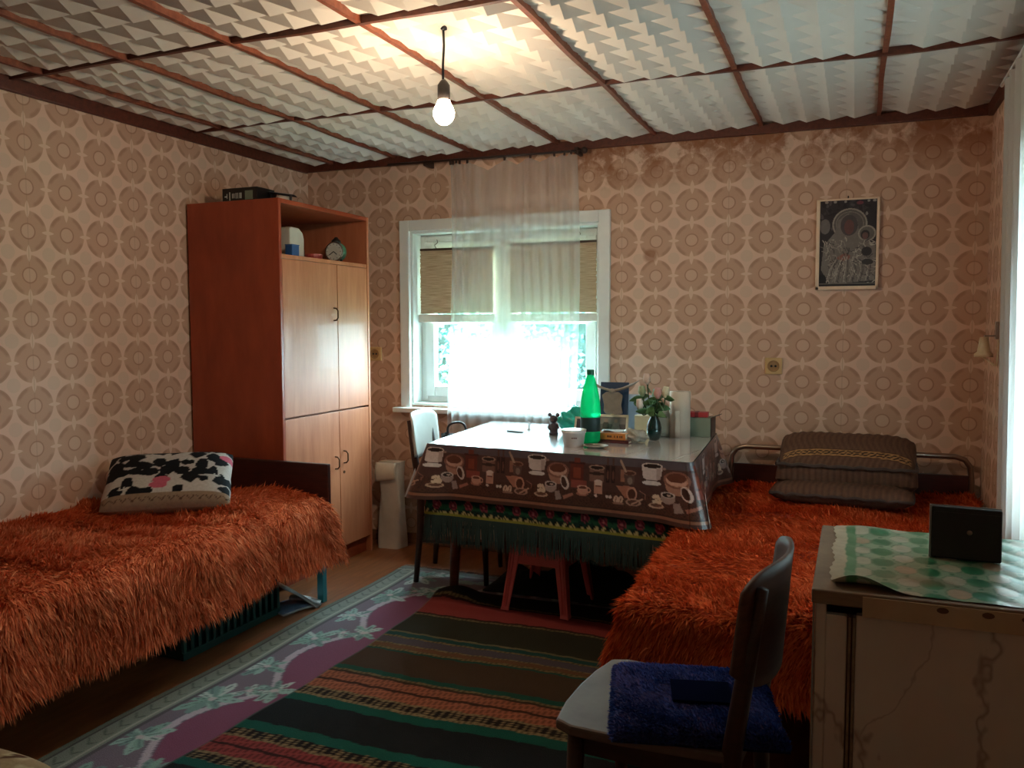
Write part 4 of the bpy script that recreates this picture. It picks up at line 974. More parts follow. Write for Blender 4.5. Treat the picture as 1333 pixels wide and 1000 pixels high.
# ------------------------------------------------------------------ pink plastic stool
m_pink = plain('pink_plastic', (240, 122, 126), .4, var=.08)
stl = thing('plastic_stool', 'pink plastic step stool standing under the table', 'stool', (1.79, -.775, .02), math.radians(-4))
MB().prism([(-.115, -.13), (.115, -.13), (.125, -.12), (.125, .12), (.115, .13), (-.115, .13), (-.125, .12), (-.125, -.12)], 'z', .272, .286).build('top', m_pink, stl, bev=.006)
for s in (-1, 1):
    # front and back skirts with an arch
    y0, y1 = s*.130, s*.152
    o = [(-.128, .275), (.128, .275), (.136, .19), (.098, .19), (.085, .205), (-.085, .205), (-.098, .19), (-.136, .19)]
    vs = []
    for x, z in o: vs.append((x, s*(.128+(.275-z)*.085), z)); 
    for x, z in o: vs.append((x, s*(.120+(.275-z)*.085), z))
    n = len(o); MB().add(vs, [tuple(range(n)), tuple(range(2*n-1, n-1, -1))]+[(i, (i+1) % n, n+(i+1) % n, n+i) for i in range(n)]).build('skirt', m_pink, stl)
    o = [(-.125, .275), (.125, .275), (.131, .19), (.095, .19), (.083, .205), (-.083, .205), (-.095, .19), (-.131, .19)]
    vs = [(s*(.124+(.275-z)*.09), y, z) for y, z in o]+[(s*(.116+(.275-z)*.09), y, z) for y, z in o]
    MB().add(vs, [tuple(range(n)), tuple(range(2*n-1, n-1, -1))]+[(i, (i+1) % n, n+(i+1) % n, n+i) for i in range(n)]).build('skirt', m_pink, stl)
    for r_ in (-1, 1):
        lg = MB(); lv = []
        # L-section tapering leg with ribs
        for z, ex, w in ((.285, .0, .05), (.19, .009, .045), (.015, .030, .036), (.0, .034, .040)):
            cx, cy = s*(.126+ex), r_*(.130+ex)
            lv.append([(cx, cy), (cx-s*w, cy), (cx-s*w, cy-r_*.010), (cx-s*.010, cy-r_*.010), (cx-s*.010, cy-r_*w), (cx, cy-r_*w)])
        vs = [(p[0], p[1], z) for ring, z in zip(lv, (.285, .19, .015, .0)) for p in ring]; fs = []
        for i in range(3):
            for k in range(6): fs.append((i*6+k, i*6+(k+1) % 6, i*6+6+(k+1) % 6, i*6+6+k))
        fs += [(0, 1, 2, 3, 4, 5), (18, 19, 20, 21, 22, 23)]
        l_ = lg.add(vs, fs).build('leg', m_pink, stl, bev=.003)
        for q_ in (.012, .026):
            MB().tube([(s*(.127+.002)-s*q_, r_*(.131), .27), (s*(.158)-s*q_, r_*.1625, .02)], .0028, 6).build('rib', m_pink, l_, smooth=True)

# dark crumpled blanket under the table
db = thing('floor_blanket', 'crumpled dark green blanket heaped on the floor under the table', 'blanket', (1.85, -.52, .012))
def heap(u, v):
    a, b = u*2-1, v*2-1; e = (1-abs(a)**3)*(1-abs(b)**3)
    z = .11*e*(.6+.4*math.sin(a*5+b*3))+.03*math.sin(a*13+b*7)*e+.02*math.sin(b*17)*e
    return (a*.42, b*.17, max(z, 0)+.004)
MB().grid(heap, 50, 30).build('cloth', plain('dark_green_wool', (26, 34, 34), .95, var=.4, nscale=12), db, smooth=True, solid=.006)

# ------------------------------------------------------------------ things on the table
def pt(x, y): return (x, y, TT)
bt = thing('green_bottle', 'tall green plastic bottle with dark cap on the table', 'bottle', pt(1.985, -.80))
m_gb = new_mat('green_pet'); mg_, nt_, b_ = m_gb
v_, _ = objco(nt_); nz_ = noise(nt_, v_, 9, 2)
nt_.links.new(mix(nt_, nz_, (20, 190, 140), (40, 214, 160)), b_.inputs['Base Color'])
b_.inputs['Roughness'].default_value = .12; b_.inputs['Transmission Weight'].default_value = .35
tr_ = nt_.nodes.new('ShaderNodeBsdfTranslucent'); tr_.inputs[0].default_value = (*lin((40, 240, 170)), 1)
tp_ = nt_.nodes.new('ShaderNodeBsdfTransparent'); tp_.inputs[0].default_value = (*lin((60, 250, 190)), 1)
ms_ = nt_.nodes.new('ShaderNodeMixShader'); ms_.inputs[0].default_value = .45; ms2_ = nt_.nodes.new('ShaderNodeMixShader'); ms2_.inputs[0].default_value = .72
nt_.links.new(tr_.outputs[0], ms_.inputs[1]); nt_.links.new(tp_.outputs[0], ms_.inputs[2])
nt_.links.new(b_.outputs[0], ms2_.inputs[1]); nt_.links.new(ms_.outputs[0], ms2_.inputs[2]); nt_.links.new(ms2_.outputs[0], nt_.nodes['Material Output'].inputs[0])
MB().lathe([(.030, 0), (.042, .012), (.043, .05), (.040, .055)], 20).build('base', mg_, bt, smooth=True)
MB().lathe([(.043, .112), (.044, .14), (.040, .185), (.031, .235), (.019, .278), (.014, .29), (.014, .297)], 24).build('body', mg_, bt, smooth=True)
MB().lathe([(.041, .053), (.0425, .056), (.0425, .110), (.041, .114)], 24).build('label', plain('dark_label', (24, 52, 52), .5), bt, smooth=True)
MB().lathe([(.0155, .292), (.0155, .312), (.013, .314), (0, .314)], 18).build('cap', plain('cap_green', (14, 92, 66), .4), bt, smooth=False)
br_ = thing('bear_figurine', 'small dark bear figurine with round ears on the table', 'figurine', pt(1.745, -.585))
m_fig = plain('dark_resin', (66, 56, 62), .5, var=.3, nscale=60)
MB().lathe([(.020, 0), (.022, .006), (.018, .012), (.019, .03), (.016, .048), (.008, .054), (0, .056)], 16).build('body', m_fig, br_, smooth=True)
MB().ball((0, -.002, .072), (.020, .018, .019)).build('head', m_fig, br_, smooth=True)
for s in (-1, 1):
    MB().ball((s*.019, 0, .092), (.010, .006, .010), 10, 6).build('ear', m_fig, br_, smooth=True)
    MB().tube([(s*.016, 0, .045), (s*.024, -.006, .032), (s*.014, -.016, .026)], [.007, .006, .005], 8).build('arm', m_fig, br_, smooth=True)
    MB().ball((s*.011, -.014, .006), (.009, .012, .007), 8, 6).build('foot', m_fig, br_, smooth=True)
MB().ball((0, -.018, .067), (.008, .008, .006), 8, 6).build('muzzle', plain('resin_light', (110, 92, 90), .5), br_, smooth=True)
gb = thing('plastic_bag', 'crumpled teal plastic bag lying behind the green bottle', 'bag', pt(1.83, -.50))
def blob(rx, ry, rz, amp, seed, n=26, m=16):
    rg = random.Random(seed); ph = [rg.uniform(0, 6) for _ in range(6)]
    def f(u, v):
        a, b = 2*PI*u, PI*v; x, y, z = math.cos(a)*math.sin(b), math.sin(a)*math.sin(b), math.cos(b)
        k = 1+amp*(math.sin(5*x+4*y+ph[0])+.7*math.sin(9*z+7*x+ph[1])+.5*math.sin(13*y-11*z+ph[2]))
        return (rx*x*k, ry*y*k, max(0.0, rz*(z*k*.55+.5)))
    return MB().grid(f, n, m)
blob(.085, .06, .115, .12, 4, 36, 22).build('film', plain('teal_film', (40, 176, 158), .25, var=.3, nscale=30), gb, smooth=True)
MB().tube([(.03, -.02, .08), (.05, -.05, .10), (.06, -.06, .07)], [.012, .008, .002], 8).build('knot', plain('teal_film', (40, 176, 158), .25), gb, smooth=True)
tu = thing('plastic_tub', 'white ribbed plastic tub with label on the table front', 'tub', pt(1.945, -.905))
pr = [(.041, 0), (.048, .055), (.052, .058), (.052, .066), (.049, .066), (.047, .058), (.040, .004), (0, .004)]
MB().lathe(pr, 26).build('body', plain('tub_white', (212, 202, 196), .4), tu, smooth=True)
MB().lathe([(0, .064), (.050, .0645), (.053, .067), (.053, .070), (0, .071)], 26).build('lid', plain('tub_lid', (222, 216, 210), .35), tu)
lb = MB(); 
for k in range(5): lb.tube([(math.cos(-1.45+k*.1)*.047, math.sin(-1.45+k*.1)*.047, .038), (math.cos(-1.38+k*.1)*.047, math.sin(-1.38+k*.1)*.047, .038)], .0022, 5)
lb.build('label_mark', plain('maroon_ink', (110, 52, 56), .6), tu)
pl = thing('saucer', 'pale oval saucer in front of the green bottle', 'plate', pt(2.045, -.925))
MB().lathe([(0, .002), (.03, .002), (.052, .010), (.054, .012), (.05, .013), (.03, .006), (0, .005)], 26, sy=.75).build('dish', plain('saucer_glaze', (170, 160, 146), .3), pl, smooth=True)
MB().tube([(-.05, .01, .011), (.02, -.012, .0135)], .004, 8).build('spoon', plain('spoon_metal', (150, 146, 138), .3, .9), pl, smooth=True)
def book(name, label, loc, rz, w, d, h, cov, grp=None):
    t = thing(name, label, 'book', loc, rz, grp)
    c = MB(); c.box(-w/2, w/2, -d/2, d/2, 0, .0025); c.box(-w/2, w/2, -d/2, d/2, h-.0025, h); c.box(-w/2, w/2, -d/2, -d/2+.0025, 0, h)
    c.build('cover', cov, t, bev=.0008)
    MB().box(-w/2+.003, w/2-.003, -d/2+.0025, d/2-.004, .0025, h-.0025).build('pages', plain('page_cream', (206, 192, 164), .8), t)
    return t
m_or = plain('book_orange', (196, 122, 60), .5)
bk0 = book('book', 'dark red book at the bottom of the table stack', pt(2.075, -.715), math.radians(-8), .16, .11, .014, plain('book_maroon', (84, 36, 36), .5), 'books stacked on the table')
bk1 = book('book', 'orange-spined book on top of the dark red book', (2.065, -.715, TT+.0142), math.radians(-7), .145, .10, .028, m_or, 'books stacked on the table')
mk = MB()
for x_, w_ in ((-.010, .006), (-.002, .004), (.004, .006), (.022, .004), (.034, .006), (.046, .005), (.054, .006)): mk.box(x_, x_+w_, -.0512, -.05, .010, .019)
mk.build('spine_print', plain('brown_ink', (84, 48, 26), .6), bk1)
pp = thing('paper_slip', 'crumpled white paper slip lying on the orange book', 'paper', (2.06, -.70, TT+.0425), math.radians(10))
MB().grid(lambda u, v: (-.05+.1*u, -.03+.06*v, .004+.003*math.sin(7*u)*math.cos(5*v)), 10, 8).build('sheet', plain('white_paper', (214, 220, 226), .7), pp, smooth=True, solid=.001)
# dark photo card with bird relief on a little easel
ea = thing('picture_stand', 'navy picture board with grey carved bird and spread wings', 'ornament', pt(1.975, -.40))
m_nav = plain('navy_board', (36, 62, 92), .5)
TL = Matrix.Rotation(math.radians(-8), 4, 'X')
MB().box(-.068, .068, -.004, .004, .04, .235, M=TL).build('board', m_nav, ea)
m_gc = plain('grey_carving', (150, 136, 126), .7, var=.2, nscale=40)
MB().prism([(-.05, .175), (-.04, .13), (-.042, .10), (-.03, .085), (.03, .085), (.05, .09), (.042, .13), (.05, .175), (.03, .19), (-.03, .19)], 'y', -.018, -.005).build('torso', m_gc, ea, bev=.004)
MB().ball((0, -.018, .195), (.016, .012, .012)).build('head', m_gc, ea, smooth=True)
for s in (-1, 1):
    MB().tube(seg([(s*.01, -.014, .198), (s*.05, -.012, .208), (s*.09, -.01, .225), (s*.125, -.008, .245)], 4), [.010]*5+[.011]*4+[.008]*2+[.004]*2, 8, flat=.6).build('wing', m_gc, ea, smooth=True)
MB().tube([(0, -.014, .085), (.006, -.03, .03)], .009, 8).build('stem', plain('pale_wood', (206, 178, 136), .6), ea, smooth=True)
MB().tube([(0, .03, .16), (0, .075, 0)], .005, 8).build('prop', plain('pale_wood', (206, 178, 136), .6), ea)
MB().box(-.06, .06, -.035, .0, 0, .012).build('foot', plain('pale_wood', (206, 178, 136), .6), ea)
MB().tube([(0, -.002, .01), (0, .0, .05)], .006, 8).build('post', plain('pale_wood', (206, 178, 136), .6), ea)
# small framed photo
pf = thing('photo_frame', 'small cream framed photograph leaning beside the green bottle', 'photo frame', pt(2.02, -.60), math.radians(6))
TL = Matrix.Rotation(math.radians(-18), 4, 'X'); m_cr = plain('cream_frame', (206, 192, 168), .5)
f_ = MB(); f_.box(-.075, -.064, -.005, .005, 0, .105, M=TL); f_.box(.064, .075, -.005, .005, 0, .105, M=TL); f_.box(-.075, .075, -.005, .005, 0, .011, M=TL); f_.box(-.075, .075, -.005, .005, .094, .105, M=TL)
f_.build('frame', m_cr, pf)
u, v, F = gridnp(40, 30); P = Canvas(u, v, (92, 84, 84)); P.rect(0, 1, .6, 1, (128, 120, 116)); P.ell(.3, .45, .12, .35, (56, 48, 50)); P.ell(.3, .8, .07, .1, (150, 124, 110)); P.ell(.65, .4, .13, .36, (140, 128, 124)); P.ell(.65, .78, .07, .1, (160, 134, 118))
c_ = np.stack([-.064+.128*u, np.full(len(u), -.001), .011+.083*v], 1) @ np.array(TL.to_3x3()).T
fast_mesh('photo', c_, F, vcol('photo_print', .3, .5), pf, cols=P.c)
MB().box(-.064, .064, .0, .003, .011, .094, M=TL).build('backing', m_dark, pf); MB().tube([(0, .03, .08), (0, .06, 0)], .004, 6).build('strut', m_cr, pf)
pf2 = thing('photo_frame', 'narrow cream photo frame leaning behind the white tub', 'photo frame', pt(1.915, -.70), math.radians(-6))
f_ = MB(); TL = Matrix.Rotation(math.radians(-16), 4, 'X')
for a_, b__ in ((-.04, -.032), (.032, .04)): f_.box(a_, b__, -.004, .004, 0, .10, M=TL)
f_.box(-.04, .04, -.004, .004, 0, .008, M=TL); f_.box(-.04, .04, -.004, .004, .092, .10, M=TL); f_.build('frame', m_cr, pf2)
MB().box(-.032, .032, -.001, .002, .008, .092, M=TL).build('photo', plain('dark_photo', (58, 50, 56), .4, var=.5, nscale=40), pf2); MB().tube([(0, .028, .07), (0, .05, 0)], .004, 6).build('strut', m_cr, pf2)
pb = thing('plastic_wrap', 'crumpled clear plastic wrap beside the dark vase', 'plastic wrap', pt(2.15, -.715))
blob(.055, .04, .055, .16, 9, 30, 18).build('film', plain('clear_film', (158, 152, 140), .18, var=.35, nscale=50), pb, smooth=True)
# vase with roses
vs_ = thing('vase', 'dark green glazed vase holding roses', 'vase', pt(2.215, -.60))
MB().lathe([(0, 0), (.020, 0), (.024, .006), (.032, .035), (.033, .055), (.027, .08), (.017, .10), (.016, .108), (.021, .124), (.018, .124), (.013, .108), (.012, .1)], 24).build('body', plain('vase_glaze', (16, 48, 46), .12, coat=.5), vs_, smooth=True)
MB().lathe([(.017, .098), (.0185, .1), (.017, .102)], 20).build('neck_ring', plain('vase_glaze', (16, 48, 46), .12), vs_, smooth=True)
m_stem = plain('stem_green', (58, 84, 52), .6); m_lf = plain('rose_leaf', (78, 116, 70), .5, var=.3, nscale=40)
def rose(label, dx, dy, z, c, seed):
    rg = random.Random(seed); t = thing('rose', label, 'flower', (2.215, -.60, TT+.06), 0, 'roses in the dark green vase'); top = Vector((dx, dy, z))
    MB().tube(seg([(dx*.03, dy*.03, 0), (dx*.25, dy*.25, .06), (dx*.8, dy*.8, z*.65), top], 5), .0028, 6).build('stem', m_stem, t, smooth=True)
    m = plain('petal_%d_%d' % (c[0], c[2]), c, .6, var=.15, nscale=60)
    ax = Vector((dx*.5, dy*.5, .2)).normalized(); R_ = Vector((0, 0, 1)).rotation_difference(ax).to_matrix().to_4x4(); R_.translation = top
    for k in range(5):
        a = k*2*PI/5; r = .0165
        def f(u, v, a=a):
            w = (u-.5)*1.7; zz = v*.048; rr = r*(math.sin(min(1, v*1.25+.12)*PI*.62))*(1.02-.35*v*v)+.001*k
            return tuple(R_ @ Vector((rr*math.cos(a+w*.8), rr*math.sin(a+w*.8), zz-.002)))
        MB().grid(f, 6, 8).build('petal', m, t, smooth=True, solid=.001)
    cal = MB()
    for k in range(5):
        a = k*2*PI/5+.4; p = [R_ @ Vector((.004*math.cos(a+1.2), .004*math.sin(a+1.2), -.004)), R_ @ Vector((.004*math.cos(a-1.2), .004*math.sin(a-1.2), -.004)), R_ @ Vector((.017*math.cos(a), .017*math.sin(a), .012))]
        cal.add(p, [(0, 1, 2)])
    cal.build('calyx', m_stem, t, solid=.001)
    for k in range(5):
        h = z*(.10+.11*k)+.05; a = rg.uniform(0, 6.28); L = rg.uniform(.05, .08); b0 = Vector((dx*(.3+.15*k), dy*(.3+.15*k), h)); d = Vector((math.cos(a), math.sin(a), rg.uniform(-.2, .35))); sd = (d.cross(Vector((0, 0, 1))).normalized()*.55+Vector((0, 0, 1))*rg.choice((-.8, .8))).normalized()
        def lf(u, v): 
            w = .017*math.sin(PI*min(1, v*.95+.03)); return tuple(b0+d*L*v+sd*w*(u*2-1)+Vector((0, 0, -.01*v*v+.004*abs(u*2-1))))
        MB().grid(lf, 4, 6).build('leaf', m_lf, t, smooth=True, solid=.0008)
rose('tallest rose, pale pink bud standing above the rest', -.030, -.005, .185, (206, 176, 158), 1)
rose('closed green rosebud at the left of the bouquet', -.052, .005, .130, (150, 160, 122), 2)
rose('pink rosebud at the middle of the bouquet', .018, -.018, .125, (200, 148, 140), 3)
rose('cream rosebud at the right of the bouquet', .050, -.010, .130, (216, 204, 170), 4)
rose('low whitish rose on the left side of the bouquet', -.055, -.02, .075, (214, 196, 190), 5)
rose('mint tinted rose behind the others in the vase', .0, .03, .115, (150, 196, 172), 6)
# boxes and roll to the right
yb_ = thing('cream_box', 'small cream carton behind the dark vase', 'box', pt(2.135, -.40)); box('carton', plain('carton_cream', (206, 196, 160), .6), yb_, -.05, .05, -.03, .03, 0, .082); MB().box(-.051, .051, -.031, .031, .082, .085).build('flap', plain('carton_cream', (206, 196, 160), .6), yb_)
rl = thing('paper_roll', 'tall white kitchen paper roll right of the vase', 'paper roll', pt(2.30, -.46))
MB().lathe([(.020, 0), (.046, 0), (.046, .205), (.020, .205), (.020, 0)], 28).build('roll', plain('tissue_white', (206, 190, 172), .85, var=.06), rl, smooth=True)
MB().lathe([(.020, .002), (.0205, .204), (.018, .204), (.0175, .002)], 20).build('core', plain('card_core', (160, 130, 100), .8), rl); MB().grid(lambda u, v: (.0465*math.cos(-1.4-u*.5)+.003*u, .0465*math.sin(-1.4-u*.5)-.006*u, .002+.12*v), 8, 4).build('loose_sheet', plain('tissue_white', (206, 190, 172), .85), rl, smooth=True, solid=.001)
mj = thing('plastic_jug', 'pale translucent plastic container between vase and paper roll', 'container', pt(2.235, -.43)); 
box('body', plain('milky_plastic', (186, 190, 180), .35), mj, -.036, .030, -.035, .035, 0, .115, bev=.012); MB().lathe([(.018, .115), (.018, .128), (0, .13)], 16).build('cap', plain('milky_cap', (200, 204, 200), .4), mj)
gx = thing('green_box', 'grey-green carton at the far right end of the table', 'box', pt(2.375, -.375), math.radians(-3))
box('carton', plain('carton_greygreen', (122, 134, 116), .6), gx, -.058, .058, -.05, .05, 0, .085); f_ = MB(); f_.box(.058, .0605, -.05, .05, .0, .087); f_.build('dark_edge', m_dark, gx)
MB().add([(.058, -.05, .085), (.095, -.055, .10), (.095, .02, .10), (.058, .05, .085)], [(0, 1, 2, 3)]).build('flap', plain('carton_dark', (70, 66, 58), .7), gx, solid=.002)
rx_ = thing('red_box', 'flat red box lying on the grey-green carton', 'box', (2.362, -.375, TT+.0855), math.radians(4)); box('carton', plain('carton_red', (170, 48, 50), .5), rx_, -.05, .05, -.03, .03, 0, .022); MB().box(-.008, .008, -.031, .031, .0, .0235).build('band', plain('carton_red_dark', (110, 28, 32), .5), rx_)
sl = thing('dark_comb', 'thin dark comb lying near the table edge by the window', 'comb', pt(1.545, -.56), math.radians(-14)); 
c_ = MB().box(-.045, .045, -.006, .0, 0, .005)
for k in range(22): c_.box(-.044+k*.004, -.042+k*.004, 0, .012, 0.0005, .0035)
c_.build('comb_body', m_dark, sl)
wp = thing('white_plug', 'tiny white plastic hook standing on the table', 'hook', pt(1.575, -.46)); MB().lathe([(0, 0), (.010, 0), (.010, .003), (.004, .005), (.004, .022), (0, .024)], 12).build('stem', plain('plug_white', (220, 224, 226), .4), wp, smooth=True); MB().tube(seg([(0, 0, .02), (.008, 0, .03), (-.004, 0, .038)], 4), .003, 6).build('hook_end', plain('plug_white', (220, 224, 226), .4), wp, smooth=True)
# blue-white paper leaning against the window casing behind the ornament
ps = thing('paper_sheet', 'pale bluish plastic sheet propped behind the ornament', 'sheet', pt(2.07, -.32), math.radians(-5)); MB().grid(lambda u, v: (-.06+.15*u, .05*v+.006*math.sin(6*u), .17*v), 10, 8).build('sheet', plain('bluish_film', (176, 192, 210), .3, var=.12), ps, smooth=True, solid=.0015); MB().box(-.06, .09, -.004, .004, 0, .006).build('fold', plain('bluish_film', (176, 192, 210), .3), ps)
pn = thing('round_blue_box', 'small round blue box lying behind the orange book', 'box', pt(2.125, -.56)); MB().lathe([(0, 0), (.018, 0), (.019, .009), (.016, .011), (0, .011)], 16).build('shell', plain('cap_blue', (86, 96, 150), .4), pn, smooth=False); MB().lathe([(.0192, .001), (.0198, .004), (.0192, .007)], 16).build('rim', plain('cap_white', (200, 204, 214), .4), pn)  # small blue object of unknown use, drawn as a round box

# ------------------------------------------------------------------ white sack by the wardrobe
sk_ = thing('paper_sack', 'folded white sack standing between wardrobe and window wall', 'bag', (.615, -.115, 0))
def sack(u, v):
    a = 2*PI*u; z = v*.49; k = .92+.08*math.sin(6*v+2*a)+.03*math.sin(5*a+9*v)
    p = lambda t: math.copysign(abs(t)**.45, t)
    return (.075*p(math.cos(a))*k, .060*p(math.sin(a))*k*(1-.35*v), z)
MB().grid(sack, 40, 26).build('bag_body', plain('sack_white', (206, 196, 184), .6, var=.15, nscale=9, bumpv=.15), sk_, smooth=True)
MB().grid(lambda u, v: (-.068+.13*u, -.064-.012*math.sin(PI*v)-.004*v, .49-.11*v+.02*u*v), 10, 8).build('folded_flap', plain('sack_white2', (222, 212, 196), .55), sk_, smooth=True, solid=.002)
MB().grid(lambda u, v: (-.066+.132*u, -.040+.08*v, .489), 4, 4).build('top_fold', plain('sack_white2', (222, 212, 196), .55), sk_, smooth=True, solid=.002)

# ------------------------------------------------------------------ on the walls
ic = thing('icon_picture', 'dark silver icon print of haloed figures in a pale frame', 'picture', (2.975, -.012, 1.62))
w_, h_ = .135, .208; m_if = plain('pale_wood_frame', (232, 202, 172), .5)
f_ = MB(); f_.box(-w_, -w_+.016, -.012, .008, -h_, h_); f_.box(w_-.012, w_, -.012, .008, -h_, h_); f_.box(-w_, w_, -.012, .008, -h_, -h_+.016); f_.box(-w_, w_, -.012, .008, h_-.008, h_); f_.build('frame', m_if, ic, bev=.002)
u, v, F = gridnp(130, 190); P = Canvas(u, v*1.5, (50, 42, 46)); rg = random.Random(6)
for k in range(60): P.ell(rg.random(), rg.uniform(.95, 1.5), rg.uniform(.03, .09), rg.uniform(.01, .04), rg.choice([(70, 62, 66), (52, 44, 48), (96, 88, 88), (30, 24, 28)]), rg.uniform(0, 3), .8)
for cx, r in ((.12, .03), (.27, .03), (.45, .025), (.85, .025), (.95, .03)): P.ell(cx, 1.47, r, r*.8, (170, 160, 152))
P.ell(.70, 1.44, .06, .03, (130, 60, 72)); P.ell(.10, 1.05, .09, .13, (120, 112, 108)); P.ell(.82, 1.25, .02, .03, (150, 146, 142))
P.ell(.53, 1.08, .30, .27, (104, 96, 92)); P.ring(.53, 1.08, .29, .26, .012, (168, 158, 146)); P.ring(.53, 1.08, .235, .21, .006, (146, 136, 126))
P.poly([(.04, .3), (.08, .72), (.28, .95), (.33, 1.15), (.5, 1.27), (.66, 1.15), (.7, .9), (.98, .7), (.98, .1), (.2, .04), (.1, .2)], (130, 121, 115))
P.ell(.52, 1.06, .15, .18, (84, 76, 76)); P.ell(.52, 1.03, .085, .13, (116, 76, 72))
P.ell(.83, .91, .145, .13, (112, 104, 98)); P.ring(.83, .91, .14, .125, .012, (170, 160, 148)); P.ell(.80, .89, .075, .08, (54, 44, 44)); P.ell(.80, .87, .05, .06, (120, 84, 78))
P.poly([(.30, .50), (.45, .58), (.55, .54), (.54, .47), (.40, .44)], (150, 96, 84))
for k in range(170):
    x_, y_ = rg.uniform(.08, .95), rg.uniform(.05, .80); a_ = rg.uniform(-.9, .9)+(1.2 if x_ < .5 else -1.0); L = rg.uniform(.05, .16)
    P.line([(x_, y_), (x_+L*.5*math.cos(a_), y_+L*.5*math.sin(a_)), (x_+L*math.cos(a_+.5), y_+L*math.sin(a_+.5))], .012, rg.choice([(196, 186, 172), (164, 154, 144), (70, 62, 64), (140, 130, 120)]))
for k in range(9): P.line([(.14+.05*k, .08), (.20+.045*k, .30), (.30+.03*k, .46)], .012, ((186, 178, 166), (84, 76, 76), (150, 142, 134))[k % 3]); P.line([(.55+.045*k, .10), (.62+.04*k, .28), (.56+.05*k, .44)], .011, ((180, 172, 160), (76, 70, 70), (140, 132, 124))[k % 3])
P.ell(.06, .12, .08, .1, (26, 20, 24)); P.rect(0, 1, 0, .04, (30, 24, 28)); P.rect(0, 1, .04, .06, (120, 112, 106)); P.ell(.83, .6, .09, .08, (58, 50, 52)); P.ell(.85, .42, .1, .05, (60, 54, 54))
X = np.stack([-w_+.014+u*(2*w_-.024), np.full(len(u), -.006), -h_+.014+v*(2*h_-.02)], 1)
fast_mesh('print', X, F, vcol('icon_print', .35, .5), ic, cols=P.c)
MB().box(-w_+.01, w_-.01, -.003, .009, -h_+.01, h_-.004).build('backing', m_dark, ic)
MB().tube([(0, -.002, h_-.002), (0, .004, h_+.012)], .003, 6).build('nail', m_rod, ic)
def outlet(label, x, z, s=.04):
    t = thing('wall_socket', label, 'socket', (x, 0, z)); m = plain('aged_cream', (206, 170, 118), .4)
    box('plate', m, t, -s, s, -.014, -.0002, -s, s, bev=.005)
    MB().lathe([(.0, 0), (.026, 0), (.028, .006), (.024, .006), (.022, .002), (0, .002)], 22).build('well', plain('socket_well', (160, 122, 78), .5), t).matrix_local = Matrix.Translation((0, -.013, 0)) @ Matrix.Rotation(PI/2, 4, 'X')
    for k in (-1, 1): MB().lathe([(0, 0), (.0055, 0), (.0055, .002), (0, .002)], 10).build('hole', m_dark, t).matrix_local = Matrix.Translation((k*.0095, -.0155, 0)) @ Matrix.Rotation(PI/2, 4, 'X')
    MB().lathe([(0, 0), (.003, 0), (.003, .003), (0, .003)], 8).build('screw', m_chrome, t).matrix_local = Matrix.Translation((0, -.016, .0)) @ Matrix.Rotation(PI/2, 4, 'X')
outlet('square cream wall socket below the icon picture', 2.660, 1.053)
outlet('cream wall socket half hidden behind the wardrobe edge', .452, 1.09)
wl = thing('wall_lamp', 'cream ceramic lamp holder with metal bracket on the right wall', 'lamp', (XR, -.37, 1.17))
m_cer = plain('cream_ceramic', (206, 184, 150), .35)
MB().box(-.012, 0, -.018, .018, .02, .09).build('bracket', m_chrome, wl, bev=.003); MB().box(-.05, -.004, -.012, .012, .03, .036).build('arm', m_chrome, wl)
MB().lathe([(0, .03), (.02, .028), (.026, .0), (.032, -.03), (.046, -.040), (.046, -.052), (0, -.052)], 20, c=(-.050, 0, 0), sx=.75, sy=.75).build('shade', m_cer, wl, smooth=True)
MB().tube(seg([(-.055, 0, -.05), (-.03, -.02, -.07), (-.01, -.03, -.085), (-.006, -.035, -.05), (-.004, -.03, .02)], 5), .0035, 6).build('cable', m_cer, wl, smooth=True)

# ------------------------------------------------------------------ cabinet with oilcloth
def marble():
    m, nt, b = new_mat('marble_laminate'); v, (x, y, z) = objco(nt)
    n1 = noise(nt, v, 2.5, 5, .6, (1.2, 1.2, .8)); n2 = noise(nt, v, 7, 4)
    vein = ((x*5.2+n1*2.6+z*.8).fract()-.5).abs().inside(.022, 26)
    vein2 = ((x*3.1-n1*3.0-z*1.4+.3).fract()-.5).abs().inside(.012, 40)
    c = mix(nt, n2, (184, 168, 154), (208, 194, 180)); c = mix(nt, (vein*.55).max(vein2*.4), c, (104, 70, 56))
    nt.links.new(c, b.inputs['Base Color']); b.inputs['Roughness'].default_value = .45; return m
m_mar = marble(); m_edge = wood('worn_edge', (110, 88, 70), (150, 126, 102), .6)
cbx = thing('cabinet', 'low marbled laminate cabinet in the right foreground', 'cabinet', (0, 0, 0))
CX0, CX1, CY0, CY1, CZ = 2.965, 3.535, -2.70, -2.215, .795
box('side_panel', m_mar, cbx, CX0, CX0+.018, CY0, CY1, 0, CZ-.025); box('side_panel', m_mar, cbx, CX1-.018, CX1, CY0, CY1, 0, CZ-.025)
box('back', m_inner, cbx, CX0+.018, CX1-.018, CY1-.01, CY1, .05, CZ-.025); box('bottom', m_inner, cbx, CX0+.018, CX1-.018, CY0+.02, CY1-.01, .05, .07); box('plinth', m_edge, cbx, CX0+.018, CX1-.018, CY0+.05, CY0+.065, 0, .05)
box('stile', m_mar, cbx, CX0+.018, CX0+.052, CY0, CY0+.016, .07, CZ-.045)
dr = box('door', m_mar, cbx, CX0+.066, CX1-.02, CY0-.004, CY0+.014, .072, CZ-.04, bev=.002)
MB().tube([(CX1-.06, CY0-.004, .46), (CX1-.06, CY0-.02, .45), (CX1-.06, CY0-.02, .39), (CX1-.06, CY0-.004, .38)], .004, 8).build('handle', m_chrome, dr, smooth=True)
for k in (0, 1): box('edge_bead', m_edge, cbx, CX0+.0535+k*.007, CX0+.0585+k*.007, CY0-.003, CY0+.016, .07, CZ-.045, bev=.001)
